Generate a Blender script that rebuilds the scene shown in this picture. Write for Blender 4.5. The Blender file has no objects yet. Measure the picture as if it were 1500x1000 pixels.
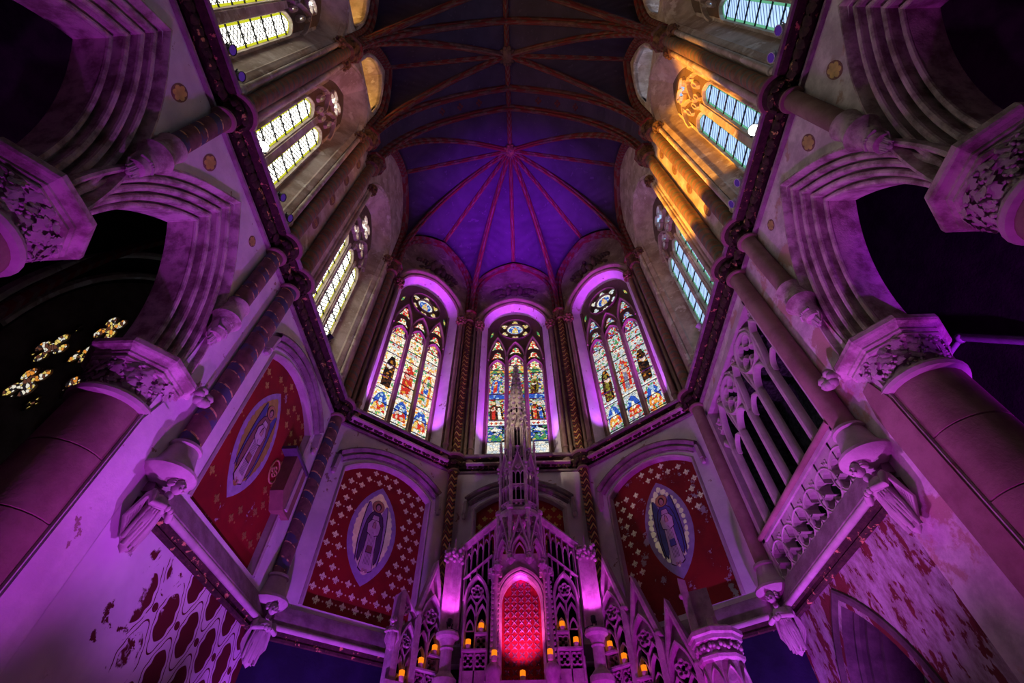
import bpy, math, random
from math import sin, cos, pi, sqrt, atan2, radians
from mathutils import Vector, Matrix
random.seed(7)
sc = bpy.context.scene
COL = sc.collection
# ------------------------------------------------------------------ camera
# metres; z = 0 is the camera's height, the church floor is at z = -1.3
PITCH, YAW, ROLL, FPX = 0.8961, -0.0178, -0.0150, 691.38
fw = Vector((sin(YAW)*cos(PITCH), cos(YAW)*cos(PITCH), sin(PITCH)))
rt = Vector((cos(YAW), -sin(YAW), 0)); up = rt.cross(fw)
r2 = rt*cos(ROLL)+up*sin(ROLL); u2 = -rt*sin(ROLL)+up*cos(ROLL)
cam = bpy.data.cameras.new('camera'); cam.lens = FPX/1500*36; cam.sensor_width = 36; cam.clip_end = 200
camo = bpy.data.objects.new('camera', cam); COL.objects.link(camo)
m = Matrix((r2, u2, -fw)).transposed().to_4x4(); m.translation = Vector((0.0802, 0, 0))
camo.matrix_world = m
sc.camera = camo
# ------------------------------------------------------------------ world, sun, exposure
w = bpy.data.worlds.new('sky'); sc.world = w; w.use_nodes = True
wn = w.node_tree.nodes['Background']; wn.inputs[0].default_value = (.62, .74, 1, 1); wn.inputs[1].default_value = 1.0
vs = sc.view_settings
vs.view_transform = 'Standard'; vs.look = 'None'; vs.gamma = 1; vs.exposure = 1.02; vs.use_curve_mapping = False

def light(name, kind, loc, target, energy, color, size=.12, angle=60, blend=.6):
    L = bpy.data.lights.new(name, kind); L.energy = energy; L.color = color
    if kind == 'SPOT':
        L.spot_size = radians(angle); L.spot_blend = blend; L.shadow_soft_size = size
    elif kind == 'AREA': L.size = size
    elif kind == 'POINT': L.shadow_soft_size = size
    elif kind == 'SUN': L.angle = radians(size)
    o = bpy.data.objects.new(name, L); COL.objects.link(o); o.location = loc
    if target is not None:
        o.rotation_euler = (Vector(target)-Vector(loc)).to_track_quat('-Z', 'Y').to_euler()
    return o
MAG = (.60, .06, .82); PUR = (.34, .05, .95); VIO = (.17, .03, 1.0)
# ------------------------------------------------------------------ material helpers
MATS = {}
class NT:
    def __init__(s, name):
        s.m = bpy.data.materials.new(name); s.m.use_nodes = True
        s.t = s.m.node_tree; s.t.nodes.clear(); s.out = s.n('ShaderNodeOutputMaterial')
        MATS[name] = s.m
    def n(s, typ, **k):
        x = s.t.nodes.new(typ)
        for a, b in k.items(): setattr(x, a, b)
        return x
    def l(s, a, b): s.t.links.new(a, b)
    def val(s, x, sock):
        if isinstance(x, (int, float)): sock.default_value = x
        elif isinstance(x, tuple): sock.default_value = x if len(x) == 4 else (*x, 1)
        else: s.l(x, sock)
    def math(s, op, a, b=0.0, c=0.0):
        x = s.n('ShaderNodeMath', operation=op)
        for i, q in enumerate((a, b, c)): s.val(q, x.inputs[i])
        return x.outputs[0]
    def mix(s, f, a, b):
        x = s.n('ShaderNodeMix', data_type='RGBA'); s.val(f, x.inputs[0]); s.val(a, x.inputs[6]); s.val(b, x.inputs[7])
        return x.outputs[2]
    def pos(s):
        g = s.n('ShaderNodeNewGeometry'); p = s.n('ShaderNodeSeparateXYZ'); s.l(g.outputs['Position'], p.inputs[0])
        return g.outputs['Position'], p.outputs
    def noise(s, scale, detail=4, rough=.6, vec=None):
        x = s.n('ShaderNodeTexNoise'); x.inputs['Scale'].default_value = scale; x.inputs['Detail'].default_value = detail; x.inputs['Roughness'].default_value = rough
        s.l(vec if vec is not None else s.pos()[0], x.inputs['Vector']); return x.outputs[0]
    def step(s, x, lo, hi):
        r = s.n('ShaderNodeMapRange', interpolation_type='SMOOTHSTEP'); s.val(x, r.inputs[0]); s.val(lo, r.inputs[1]); s.val(hi, r.inputs[2])
        return r.outputs[0]
    def bsdf(s, col, rough=.8, metal=0, bump=None, bstr=.3, bdist=.02, spec=.3):
        b = s.n('ShaderNodeBsdfPrincipled'); s.val(col, b.inputs['Base Color']); s.val(rough, b.inputs['Roughness']); s.val(metal, b.inputs['Metallic'])
        b.inputs['Specular IOR Level'].default_value = spec
        if bump is not None:
            u = s.n('ShaderNodeBump'); u.inputs['Strength'].default_value = bstr; u.inputs['Distance'].default_value = bdist
            s.l(bump, u.inputs['Height']); s.l(u.outputs[0], b.inputs['Normal'])
        s.l(b.outputs[0], s.out.inputs[0]); return b
def stone(name, a, b, scale=3, rough=.85, lo=.35, hi=.65, bstr=.35, spots=None, spot_lo=.62, spot_hi=.66, spot_scale=2.2, spec=.3):
    t = NT(name); n1 = t.noise(scale, 6, .65); c = t.mix(t.step(n1, lo, hi), a, b)
    if spots: c = t.mix(t.step(t.noise(spot_scale, 7, .62), spot_lo, spot_hi), c, spots)
    fine = t.noise(scale*9, 3, .7)
    t.bsdf(c, rough, 0, t.math('ADD', n1, t.math('MULTIPLY', fine, .5)), bstr, .03, spec)
    return t.m
def plain(name, col, rough=.6, metal=0, spec=.3):
    t = NT(name); n = t.noise(7, 3); c = t.mix(t.step(n, .3, .75), tuple(x*.78 for x in col), col)
    t.bsdf(c, rough, metal, t.noise(40, 2), .12, .01, spec); return t.m
stone('plaster', (.82, .79, .80), (.66, .63, .65), 1.2, spots=(.36, .26, .22), spot_lo=.635, spot_hi=.655, spot_scale=3)
stone('plaster_worn', (.78, .74, .68), (.50, .46, .42), 2.4, spots=(.50, .35, .26), spot_lo=.53, spot_hi=.60, spot_scale=1.7)
stone('arch_stone', (.66, .58, .53), (.27, .20, .18), 3.4, lo=.38, hi=.66, bstr=.6)
stone('pink_stone', (.36, .25, .20), (.25, .16, .13), 2.0)
stone('pale_stone', (.56, .51, .47), (.44, .39, .36), 3.0)
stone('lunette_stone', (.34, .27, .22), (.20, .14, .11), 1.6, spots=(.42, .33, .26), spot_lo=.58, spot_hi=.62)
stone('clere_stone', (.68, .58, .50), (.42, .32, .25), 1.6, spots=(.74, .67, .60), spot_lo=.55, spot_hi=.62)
stone('door_stone', (.15, .11, .11), (.08, .06, .06), 3)
stone('hood_stone', (.34, .28, .28), (.20, .15, .15), 3)
stone('dark_stone', (.15, .10, .08), (.08, .05, .04), 3)
stone('rib_dark', (.20, .12, .09), (.12, .07, .05), 3)
stone('reredos_stone', (.58, .52, .48), (.34, .28, .27), 5, lo=.3, hi=.7, bstr=.6)
stone('blue_wall', (.010, .010, .036), (.016, .016, .055), 2, spots=(.45, .35, .40), spot_lo=.68, spot_hi=.70)
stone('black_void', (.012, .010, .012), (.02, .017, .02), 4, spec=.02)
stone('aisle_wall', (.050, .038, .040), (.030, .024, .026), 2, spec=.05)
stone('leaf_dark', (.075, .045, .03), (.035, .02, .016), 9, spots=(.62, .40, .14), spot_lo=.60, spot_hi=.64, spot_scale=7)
stone('gilt_capital', (.30, .17, .06), (.09, .05, .03), 9, rough=.5)
plain('gold', (.95, .74, .28), .42, .6); plain('gold_dim', (.62, .44, .12), .45, .6); plain('cream_gold', (1.0, .96, .70), .35, .25, .6)
plain('black_metal', (.02, .02, .022), .45); plain('white_metal', (.75, .75, .76), .4); plain('wax', (.85, .72, .5), .5)
plain('rib_red', (.15, .045, .04), .8); plain('tracery_dark', (.20, .135, .10), .8)
plain('skin', (.55, .38, .32), .7); plain('robe_white', (.66, .60, .62), .8); plain('robe_dark', (.10, .08, .12), .8)
plain('robe_blue', (.10, .13, .34), .8); plain('robe_brown', (.30, .17, .12), .8); plain('hair', (.08, .04, .03), .8)
plain('outline', (.06, .03, .04), .8); plain('halo_gold', (.55, .33, .14), .6); plain('lilac', (.42, .36, .56), .85)
plain('timber_dark', (.05, .03, .025), .7); plain('cable', (.015, .015, .015), .5); plain('pipe_grey', (.55, .53, .58), .5)
# spandrel plaster with fine painted lines; painted shafts with bands
def shaft_mat(name, base, band, gold, pitch=.52, red=(.35, .03, .03)):
    t = NT(name); p, (x, y, z) = t.pos()
    ang = t.math('ADD', x, y)
    h = t.math('FRACT', t.math('DIVIDE', t.math('ADD', z, t.math('MULTIPLY', ang, .35)), pitch))
    n = t.noise(5, 4)
    c = t.mix(t.step(n, .35, .7), base, tuple(q*.55 for q in base))
    inb = t.math('LESS_THAN', h, .34)
    c = t.mix(t.math('MULTIPLY', inb, t.step(n, .62, .5)), c, band)
    e1 = t.math('LESS_THAN', t.math('ABSOLUTE', t.math('SUBTRACT', h, .36)), .035)
    e2 = t.math('GREATER_THAN', h, .955)
    g = t.math('MULTIPLY', t.math('MAXIMUM', e1, e2), t.step(t.noise(6.5, 2), .50, .56))
    c = t.mix(g, c, gold)
    t.bsdf(c, .6, 0, n, .2, .02); return t.m
shaft_mat('shaft_painted', (.24, .13, .12), (.085, .10, .17), (.80, .58, .25))
shaft_mat('shaft_green', (.34, .20, .12), (.17, .20, .14), (.40, .12, .05), .30)
def spiral_mat(name):
    t = NT(name); p, (x, y, z) = t.pos()
    zz = t.math('ABSOLUTE', t.math('SUBTRACT', t.math('FRACT', t.math('DIVIDE', x, .20)), .5))
    h = t.math('FRACT', t.math('DIVIDE', t.math('SUBTRACT', z, t.math('MULTIPLY', zz, .30)), .24))
    n = t.noise(6, 3)
    c = t.mix(t.step(n, .4, .6), (.10, .035, .03), (.05, .02, .025))
    c = t.mix(t.math('MULTIPLY', t.math('LESS_THAN', h, .30), t.step(t.noise(2.3, 2), .36, .46)), c, (.66, .44, .13))
    c = t.mix(t.math('MULTIPLY', t.math('GREATER_THAN', h, .62), t.math('LESS_THAN', h, .74)), c, (.33, .04, .03))
    t.bsdf(c, .5); return t.m
spiral_mat('shaft_spiral')
# diaper-painted wall: ogee lozenges of dark maroon, flaking away to bare plaster
def diaper():
    t = NT('diaper_wall'); p, (x, y, z) = t.pos()
    W, H = .63, 1.24
    u = t.math('MULTIPLY', t.math('SUBTRACT', y, 7.07), 2*pi/W); v = t.math('MULTIPLY', t.math('SUBTRACT', z, 2.83), 2*pi/H)
    lob = t.math('MULTIPLY', t.math('COSINE', t.math('MULTIPLY', v, 6)), .16)
    f = t.math('MULTIPLY', t.math('ADD', t.math('COSINE', u), t.math('COSINE', v)), .5)
    f = t.math('ADD', t.math('ABSOLUTE', f), t.math('MULTIPLY', lob, t.math('ABSOLUTE', f)))
    loz = t.step(f, .40, .43); ol = t.math('MULTIPLY', t.math('GREATER_THAN', f, .13), t.math('LESS_THAN', f, .20)); loz = t.math('MAXIMUM', loz, ol)
    cu = t.math('SUBTRACT', t.math('FRACT', t.math('ADD', t.math('DIVIDE', t.math('SUBTRACT', y, 7.07), W), 0)), .5); cv = t.math('SUBTRACT', t.math('FRACT', t.math('ADD', t.math('DIVIDE', t.math('SUBTRACT', z, 2.83), H/2), .5)), .5)
    loz = t.math('MAXIMUM', loz, t.math('LESS_THAN', t.math('ADD', t.math('POWER', t.math('ABSOLUTE', cu), 2), t.math('POWER', t.math('ABSOLUTE', cv), 2)), .009))
    z2 = t.math('ABSOLUTE', t.math('SUBTRACT', t.math('FRACT', t.math('DIVIDE', t.math('SUBTRACT', y, 7.07), W)), .5))
    zig = t.math('FRACT', t.math('ADD', t.math('DIVIDE', t.math('SUBTRACT', z, 2.83), H/2), t.math('MULTIPLY', z2, 1.0)))
    zig = t.math('MULTIPLY', t.math('LESS_THAN', t.math('ABSOLUTE', t.math('SUBTRACT', zig, .70)), -1.0), t.math('LESS_THAN', f, .40))
    pat = t.math('MAXIMUM', loz, zig)
    n = t.noise(1.5, 6, .6)
    keep = t.step(t.math('ADD', n, t.math('MULTIPLY', t.math('SUBTRACT', y, 6.9), .22)), .44, .48)
    pat = t.math('MULTIPLY', pat, keep)
    blot = t.math('MULTIPLY', t.step(t.noise(2.2, 6, .6), .60, .62), t.step(y, 5.6, 6.0))
    c = t.mix(t.step(t.noise(.9, 4), .3, .7), (.80, .76, .80), (.62, .57, .62))
    c = t.mix(t.math('MAXIMUM', pat, t.math('MULTIPLY', blot, t.math('SUBTRACT', 1, keep))), c, (.10, .012, .012))
    t.bsdf(c, .85, 0, n, .2, .02)
diaper()
def flaking(name, a, b, red):
    t = NT(name); p, _ = t.pos()
    mp = t.n('ShaderNodeMapping'); mp.inputs['Scale'].default_value = (1, 1.8, .8); mp.inputs['Rotation'].default_value = (.9, 0, 0); t.l(p, mp.inputs[0])
    n = t.noise(1.6, 8, .62, mp.outputs[0]); n2 = t.noise(4.5, 6, .65, mp.outputs[0])
    c = t.mix(t.step(n2, .35, .6), a, b)
    c = t.mix(t.step(n, .53, .55), c, red); c = t.mix(t.step(n2, .60, .61), c, tuple(q*.8 for q in red))
    t.bsdf(c, .9, 0, t.math('ADD', n, n2), .7, .04)
flaking('flaking_wall', (.50, .44, .46), (.30, .22, .22), (.17, .035, .03))
# deep red painted panel, scuffed
def redpanel(name, wear):
    t = NT(name); n = t.noise(1.3, 4); c = t.mix(t.step(n, .35, .7), (.30, .010, .014), (.19, .006, .010))
    if wear: c = t.mix(t.step(t.noise(2.6, 8, .7), wear, wear+.015), c, (.40, .34, .38))
    t.bsdf(c, .7, 0, n, .1)
redpanel('red_panel', 0); redpanel('red_panel_worn', .63); redpanel('red_panel_flaked', .60)
# vault boarding
def vault():
    t = NT('vault_board'); p, (x, y, z) = t.pos(); n = t.noise(1.0, 4)
    c = t.mix(t.step(n, .3, .7), (.070, .052, .105), (.045, .034, .070)); c = t.mix(t.step(t.noise(4, 5), .62, .66), c, (.085, .065, .12))
    t.bsdf(c, .75, 0, t.math('SINE', t.math('MULTIPLY', z, 20)), .25, .02)
vault()
def ribmat():
    t = NT('rib_painted'); p, (x, y, z) = t.pos()
    d = t.math('FRACT', t.math('DIVIDE', t.math('ADD', t.math('ADD', t.math('ABSOLUTE', x), z), t.math('MULTIPLY', y, 1.1)), .34))
    c = t.mix(t.step(t.noise(3, 4), .35, .65), (.24, .13, .11), (.13, .065, .06))
    c = t.mix(t.math('LESS_THAN', d, .5), c, (.20, .03, .03)); t.bsdf(c, .8)
ribmat()
def drape(name):
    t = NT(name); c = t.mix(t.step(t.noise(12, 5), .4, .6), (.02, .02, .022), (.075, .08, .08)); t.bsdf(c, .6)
drape('organ_dark')
# ---- glass: daylight behind coloured glass
def glass(name, cols, scale=6, strength=2.5, lead=.045, transp=0.0, stretch=(1, 1, 1), tint=None):
    scale *= 1.3; strength *= .46
    t = NT(name); p, _ = t.pos(); mp = t.n('ShaderNodeMapping'); mp.inputs['Scale'].default_value = stretch; t.l(p, mp.inputs[0])
    vo = t.n('ShaderNodeTexVoronoi'); vo.inputs['Scale'].default_value = scale; t.l(mp.outputs[0], vo.inputs['Vector'])
    ve = t.n('ShaderNodeTexVoronoi', feature='DISTANCE_TO_EDGE'); ve.inputs['Scale'].default_value = scale; t.l(mp.outputs[0], ve.inputs['Vector'])
    sep = t.n('ShaderNodeSeparateColor'); t.l(vo.outputs['Color'], sep.inputs[0])
    r = t.n('ShaderNodeValToRGB'); r.color_ramp.interpolation = 'CONSTANT'; els = r.color_ramp.elements
    while len(els) < len(cols): els.new(.5)
    for i, c in enumerate(cols): els[i].position = i/len(cols); els[i].color = (*c, 1)
    t.l(sep.outputs[0], r.inputs[0])
    scale_ = scale
    c = t.mix(t.step(ve.outputs[0], lead*.5, lead), (.004, .004, .006), r.outputs[0])
    c = t.mix(t.math('MULTIPLY', t.step(t.noise(scale*5, 2), .5, .75), .35), c, (.10, .07, .05))
    e = t.n('ShaderNodeEmission'); t.l(c, e.inputs[0]); e.inputs[1].default_value = strength
    t.l(e.outputs[0], t.out.inputs[0]); return t.m
def quarry(name, col, strength, line, pitch, cross, transp):
    t = NT(name); p, (x, y, z) = t.pos()
    a = t.math('FRACT', t.math('DIVIDE', t.math('ADD', y, z), pitch)); m1 = t.math('LESS_THAN', a, .27)
    if cross: m1 = t.math('MAXIMUM', m1, t.math('LESS_THAN', t.math('FRACT', t.math('DIVIDE', t.math('SUBTRACT', y, z), pitch)), .27))
    c = t.mix(m1, t.mix(t.step(t.noise(1.1, 3), .35, .65), col, tuple(q*.82 for q in col)), line)
    e = t.n('ShaderNodeEmission'); t.l(c, e.inputs[0]); e.inputs[1].default_value = strength
    tr = t.n('ShaderNodeBsdfTransparent'); tr.inputs[0].default_value = (transp, transp, transp, 1)
    ad = t.n('ShaderNodeAddShader'); t.l(e.outputs[0], ad.inputs[0]); t.l(tr.outputs[0], ad.inputs[1]); t.l(ad.outputs[0], t.out.inputs[0])
def glow(name, col, strength):
    t = NT(name); e = t.n('ShaderNodeEmission'); e.inputs[0].default_value = (*col, 1); e.inputs[1].default_value = strength; t.l(e.outputs[0], t.out.inputs[0])
quarry('glass_white', (1, .96, .86), 2.5, (.0, .0, .0), .165, True, .05)
quarry('glass_sky', (.40, .58, .90), .74, (.04, .07, .16), .150, False, .05)
glow('glass_border_l', (.50, .50, .02), .62); glow('glass_border_r', (.10, .34, .20), .6)
Wt, Yl, Rd, Gn, Bl, Or, Br, Pk = (1, .93, .78), (.95, .70, .18), (.75, .04, .03), (.10, .42, .16), (.04, .12, .62), (.95, .34, .05), (.14, .05, .03), (.95, .62, .50)
Gy, Sk, Dk, Pb = (.62, .70, .72), (.45, .66, .92), (.02, .015, .02), (.72, .82, .90)
glass('sg_warm', [Wt, Wt, Yl, Wt, Pk, Gn, Wt, Or, Wt], 11, 1.3)
glass('sg_warm_red', [Wt, Rd, Wt, Yl, Rd, Gn, Wt], 12, 1.2)
glass('sg_cool', [Pb, Gy, Pb, Wt, Gn, Pb, Rd, Gy, Wt], 11, .95)
glass('sg_cool_red', [Pb, Rd, Pb, Gn, Gy, Rd, Bl], 12, .95)
glass('sg_centre', [Wt, Yl, Gy, Rd, Gn, Wt, Br, Bl], 11, .85)
glass('sg_landscape', [Bl, Bl, Sk, Gn, Bl, Dk, Wt], 8, .8, stretch=(1, 1, 1.7))
glass('sg_brown', [Br, Dk, Br, Or, Dk, Br], 10, .6); glass('sg_red', [Rd, Rd, Or, Rd, Pk], 8, 1.0)
glass('sg_blue', [Bl, Bl, Sk, Bl], 8, 1.0); glass('sg_orange', [Or, Yl, Rd, Or], 8, 1.1); glass('sg_green', [Gn, Gn, Yl], 8, .8)
glass('sg_olive', [(.35, .28, .03), Br, (.42, .36, .06)], 8, .7); glass('sg_lilac', [(.42, .36, .55), Gy, (.3, .24, .42)], 10, .8)
glass('sg_yellow', [Yl, Wt, Yl, Wt, Or], 9, 1.0); glass('sg_pale', [Wt, Pb, Wt, Gy], 9, 1.1); glass('sg_skin', [Pk, Wt, Pk], 9, 1.0)
glass('sg_petal', [Wt, Yl, Pk, Yl], 9, .95); glass('sg_white', [Wt, Wt, Pb], 7, 1.2); glass('sg_amber', [Yl, Or, Wt, Br, Yl, Dk, Wt, Br], 13, .85, .07)
glow('flame', (1, .20, .008), .62); glow('flame_tip', (1, .42, .05), 1.0); glow('lamp_face', (1, .98, .92), 6); glow('lens_violet', (.10, .03, .32), .22)
glow('gallery_glow_l', (1, .58, .15), 6.0); glow('gallery_glow_r', (.55, .68, 1), 3.0)
def tiles():   # embossed red metalwork behind the altar throne
    t = NT('red_metal'); n = t.noise(9, 3); t.bsdf(t.mix(t.step(n, .4, .6), (.42, .012, .03), (.28, .008, .02)), .38, .35, n, .2)
tiles(); plain('emboss', (.50, .34, .42), .25, .8)
# ------------------------------------------------------------------ mesh helpers
class Fr:
    """wall frame: s along the wall, z up, d out into the room"""
    def __init__(s, O, X, N): s.O = Vector((*O, 0)); s.X = Vector((*X, 0)).normalized(); s.N = Vector((*N, 0)).normalized()
    def w(f, s, z, d=0): return f.O+f.X*s+f.N*d+Vector((0, 0, z))
    def mat(f, s, z, d=0):
        M = Matrix((f.X, Vector((0, 0, 1)), f.N)).transposed().to_4x4(); M.translation = f.w(s, z, d); return M
A = (5.0, 9.62); B = (2.0, 12.2); CLEN = math.hypot(A[0]-B[0], B[1]-A[1]); W = 5.0
cx_, cy_ = (A[0]-B[0])/CLEN, (B[1]-A[1])/CLEN
FL = Fr((-W, 0), (0, 1), (1, 0)); FR = Fr((W, 0), (0, 1), (-1, 0)); FC = Fr((0, B[1]), (1, 0), (0, -1))
FCL = Fr((-A[0], A[1]), (cx_, cy_), (cy_, -cx_)); FCR = Fr((A[0], A[1]), (-cx_, cy_), (-cy_, -cx_))
class MB:
    def __init__(s): s.v = []; s.f = []
    def add(s, vs, fs):
        o = len(s.v); s.v += [tuple(x) for x in vs]; s.f += [tuple(i+o for i in f) for f in fs]; return s
    def face(s, *pts): return s.add(pts, [tuple(range(len(pts)))])
    def prism(s, fr, pts, d0, d1, caps=(True, True)):
        n = len(pts); vs = [fr.w(a, b, d0) for a, b in pts]+[fr.w(a, b, d1) for a, b in pts]
        fs = [(i, (i+1) % n, (i+1) % n+n, i+n) for i in range(n)]
        if caps[0]: fs.append(tuple(range(n))[::-1])
        if caps[1]: fs.append(tuple(range(n, 2*n)))
        return s.add(vs, fs)
    def box(s, fr, s0, s1, z0, z1, d0, d1): return s.prism(fr, [(s0, z0), (s1, z0), (s1, z1), (s0, z1)], d0, d1)
    def sweep(s, fr, path, prof, closed=False, pclosed=True):
        n = len(path); k = len(prof); vs = []
        for i in range(n):
            p = path[i]; a = path[(i-1) % n] if (closed or i > 0) else None; b = path[(i+1) % n] if (closed or i < n-1) else None
            def nr(p, q):
                dx, dz = q[0]-p[0], q[1]-p[1]; l = math.hypot(dx, dz) or 1; return (-dz/l, dx/l)
            if a is None: nx = nr(p, b); sc_ = 1
            elif b is None: nx = nr(a, p); sc_ = 1
            else:
                n1, n2 = nr(a, p), nr(p, b); mx, mz = n1[0]+n2[0], n1[1]+n2[1]; l = math.hypot(mx, mz)
                if l < 1e-6: nx = n1; sc_ = 1
                else:
                    nx = (mx/l, mz/l); sc_ = 1/max(.35, nx[0]*n1[0]+nx[1]*n1[1])
            for (u, v) in prof: vs.append(fr.w(p[0]+nx[0]*u*sc_, p[1]+nx[1]*u*sc_, v))
        fs = []
        kk = k if pclosed else k-1
        for i in range(n if closed else n-1):
            j = (i+1) % n
            for q in range(kk):
                r = (q+1) % k; fs.append((i*k+q, j*k+q, j*k+r, i*k+r))
        if pclosed and not closed: fs += [tuple(range(k))[::-1], tuple((n-1)*k+q for q in range(k))]
        return s.add(vs, fs)
    def tube(s, pts, r, n=8, r1=None):
        pts = [Vector(p) for p in pts]; m_ = len(pts); vs = []; ref = Vector((.13, .31, .94))
        for i, p in enumerate(pts):
            t = (pts[min(i+1, m_-1)]-pts[max(i-1, 0)]).normalized(); a = t.cross(ref).normalized(); b = t.cross(a)
            rr = r if r1 is None else r+(r1-r)*i/(m_-1)
            vs += [p+a*rr*cos(2*pi*q/n)+b*rr*sin(2*pi*q/n) for q in range(n)]
        fs = [(i*n+q, i*n+(q+1) % n, (i+1)*n+(q+1) % n, (i+1)*n+q) for i in range(m_-1) for q in range(n)]
        fs += [tuple(range(n))[::-1], tuple((m_-1)*n+q for q in range(n))]
        return s.add(vs, fs)
    def lathe(s, c, prof, n=16, a0=0.0, sx=1.0, sy=1.0, rot=0.0):
        c = Vector(c); k = len(prof); vs = []
        for q in range(n):
            a = a0+2*pi*q/n; dx, dy = cos(a)*sx, sin(a)*sy; dx, dy = dx*cos(rot)-dy*sin(rot), dx*sin(rot)+dy*cos(rot)
            vs += [c+Vector((dx*r, dy*r, z)) for r, z in prof]
        fs = [(q*k+i, ((q+1) % n)*k+i, ((q+1) % n)*k+i+1, q*k+i+1) for q in range(n) for i in range(k-1)]
        fs += [tuple(q*k for q in range(n))[::-1], tuple(q*k+k-1 for q in range(n))]
        return s.add(vs, fs)
    def ball(s, c, rx, ry=None, rz=None, n=8, M=None):
        ry = ry or rx; rz = rz or rx; vs = []; fs = []; c = Vector(c)
        for i in range(n//2+1):
            t = pi*i/(n//2)
            for q in range(n):
                p = Vector((rx*sin(t)*cos(2*pi*q/n), ry*sin(t)*sin(2*pi*q/n), rz*cos(t)))
                if M is not None: p = M @ p
                vs.append(c+p)
        for i in range(n//2):
            for q in range(n): fs.append((i*n+q, (i+1)*n+q, (i+1)*n+(q+1) % n, i*n+(q+1) % n))
        return s.add(vs, fs)
    def mesh(s, name, base, smooth=None):
        me = bpy.data.meshes.new(name); b = Vector(base)
        me.from_pydata([tuple(Vector(x)-b) for x in s.v], [], s.f)
        if smooth is not None:
            me.polygons.foreach_set('use_smooth', [True]*len(me.polygons)); me.set_sharp_from_angle(angle=radians(smooth))
        me.update(); return me
    def build(s, name, mat, parent=None, smooth=None, label=None, cat=None, group=None, kind=None, base=None):
        xs = [p[0] for p in s.v]; ys = [p[1] for p in s.v]; zs = [p[2] for p in s.v]
        base = Vector(base) if base is not None else Vector(((min(xs)+max(xs))/2, (min(ys)+max(ys))/2, min(zs)))
        me = s.mesh(name, base, smooth); me.materials.append(MATS[mat])
        return put(name, me, Matrix.Translation(base), parent, label, cat, group, kind)
WM = {}
def put(name, data, M, parent=None, label=None, cat=None, group=None, kind=None):
    o = bpy.data.objects.new(name, data); COL.objects.link(o)
    WM[o.name] = M.copy()
    if parent is not None:
        o.parent = parent; o.matrix_local = WM[parent.name].inverted() @ M
    else: o.matrix_local = M
    tag(o, label, cat, group, kind); return o
def tag(o, label=None, cat=None, group=None, kind=None):
    for k, v in (('label', label), ('category', cat), ('group', group), ('kind', kind)):
        if v: o[k] = v
    return o
def thing(name, label, cat, loc, group=None, kind=None): return put(name, None, Matrix.Translation(Vector(loc)), None, label, cat, group, kind)
# ---- plane curves
def lancet(c, hw, zs, za, n=10):
    """two-centred pointed arch from left spring to right spring"""
    h = za-zs; pts = []
    if h >= hw*.98:
        R = (hw*hw+h*h)/(2*hw); a1 = atan2(h, R-hw)
        L = [(c-hw+R-R*cos(a1*i/n), zs+R*sin(a1*i/n)) for i in range(n+1)]
    else:
        L = []
        for i in range(n+1):
            u = cos(i/n*pi/2); L.append((c-hw*u, zs+h*(.82*sqrt(max(0, 1-u*u))+.18*(1-u))))
    return L+[(2*c-x, z) for x, z in L[-2::-1]]
def seg(c, hw, zs, za, n=12):
    h = za-zs; R = (hw*hw+h*h)/(2*h); a = math.asin(hw/R)
    return [(c+R*sin(-a+2*a*i/n), za-R+R*cos(-a+2*a*i/n)) for i in range(n+1)]
def foil(c, z, R, n=4, rot=pi/4, k=6):
    sn = sin(pi/n); rl = R*sn/(1+sn)*1.03; rc = R-rl; pts = []
    half = pi/2+pi/n
    for i in range(n):
        a = rot+2*pi*i/n
        for j in range(k+1):
            b = a-half+2*half*j/k; pts.append((c+rc*cos(a)+rl*cos(b), z+rc*sin(a)+rl*sin(b)))
    return pts
def circle(c, z, R, n=20, rz=None): return [(c+R*cos(2*pi*i/n), z+(rz or R)*sin(2*pi*i/n)) for i in range(n)]
def bar(wd, t, b=None):
    b = t*.6 if b is None else b
    return [(-wd/2, -b), (-wd/2, 0), (-wd*.22, t), (wd*.22, t), (wd/2, 0), (wd/2, -b)]
def shift(prof, d): return [(a, b+d) for a, b in prof]
# ================================================================== THE SHELL
YA, YB, YC, YD, YE = 9.5, 5.46, 4.60, 1.95, -.70
C1, C2, C3, C0 = 3.275, .625, -2.45, 7.5
ZF, ZS, ZCAP, ZR = -1.3, 8.83, 17.2, 25.0
AHW, AZS, AZA = .95, 5.25, 7.63          # arcade opening
AR = (AHW**2+(AZA-AZS)**2)/(2*AHW); AOFF = AR-AHW
def arc_z(c, t):                          # arcade arch offset outwards by t
    R = AR+t
    return lambda s: AZS+sqrt(max(0, R*R-(abs(s-c)+AOFF)**2))
def curve_z(path):
    def f(s):
        for (a, b), (c, d) in zip(path, path[1:]):
            if a <= s <= c: return b+(d-b)*(s-a)/max(1e-9, c-a)
        return path[0][1] if s < path[0][0] else path[-1][1]
    return f
def strips(mb, fr, ss, lo, hi, holes=(), d=0):
    for a, b in zip(ss, ss[1:]):
        m_ = (a+b)/2; cuts = []
        for (h0, h1, hl, hh) in holes:
            if h0 < m_ < h1: cuts.append((hl, hh))
        cuts.sort(key=lambda q: q[0](m_)); edges = [lo]
        for q in cuts: edges += [q[0], q[1]]
        edges.append(hi)
        for q in range(0, len(edges), 2):
            e0, e1 = edges[q], edges[q+1]
            if e1(m_)-e0(m_) > 1e-4: mb.face(fr.w(a, e0(a), d), fr.w(b, e0(b), d), fr.w(b, e1(b), d), fr.w(a, e1(a), d))
def K(v): return lambda s: v
def lin(a, b, n): return [a+(b-a)*i/n for i in range(n+1)]
def loft(mb, fr, p, dp, q, dq, closed=False):
    n = len(p); vs = [fr.w(a, b, dp) for a, b in p]+[fr.w(a, b, dq) for a, b in q]
    mb.add(vs, [(i, (i+1) % n, (i+1) % n+n, i+n) for i in range(n if closed else n-1)])
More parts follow.
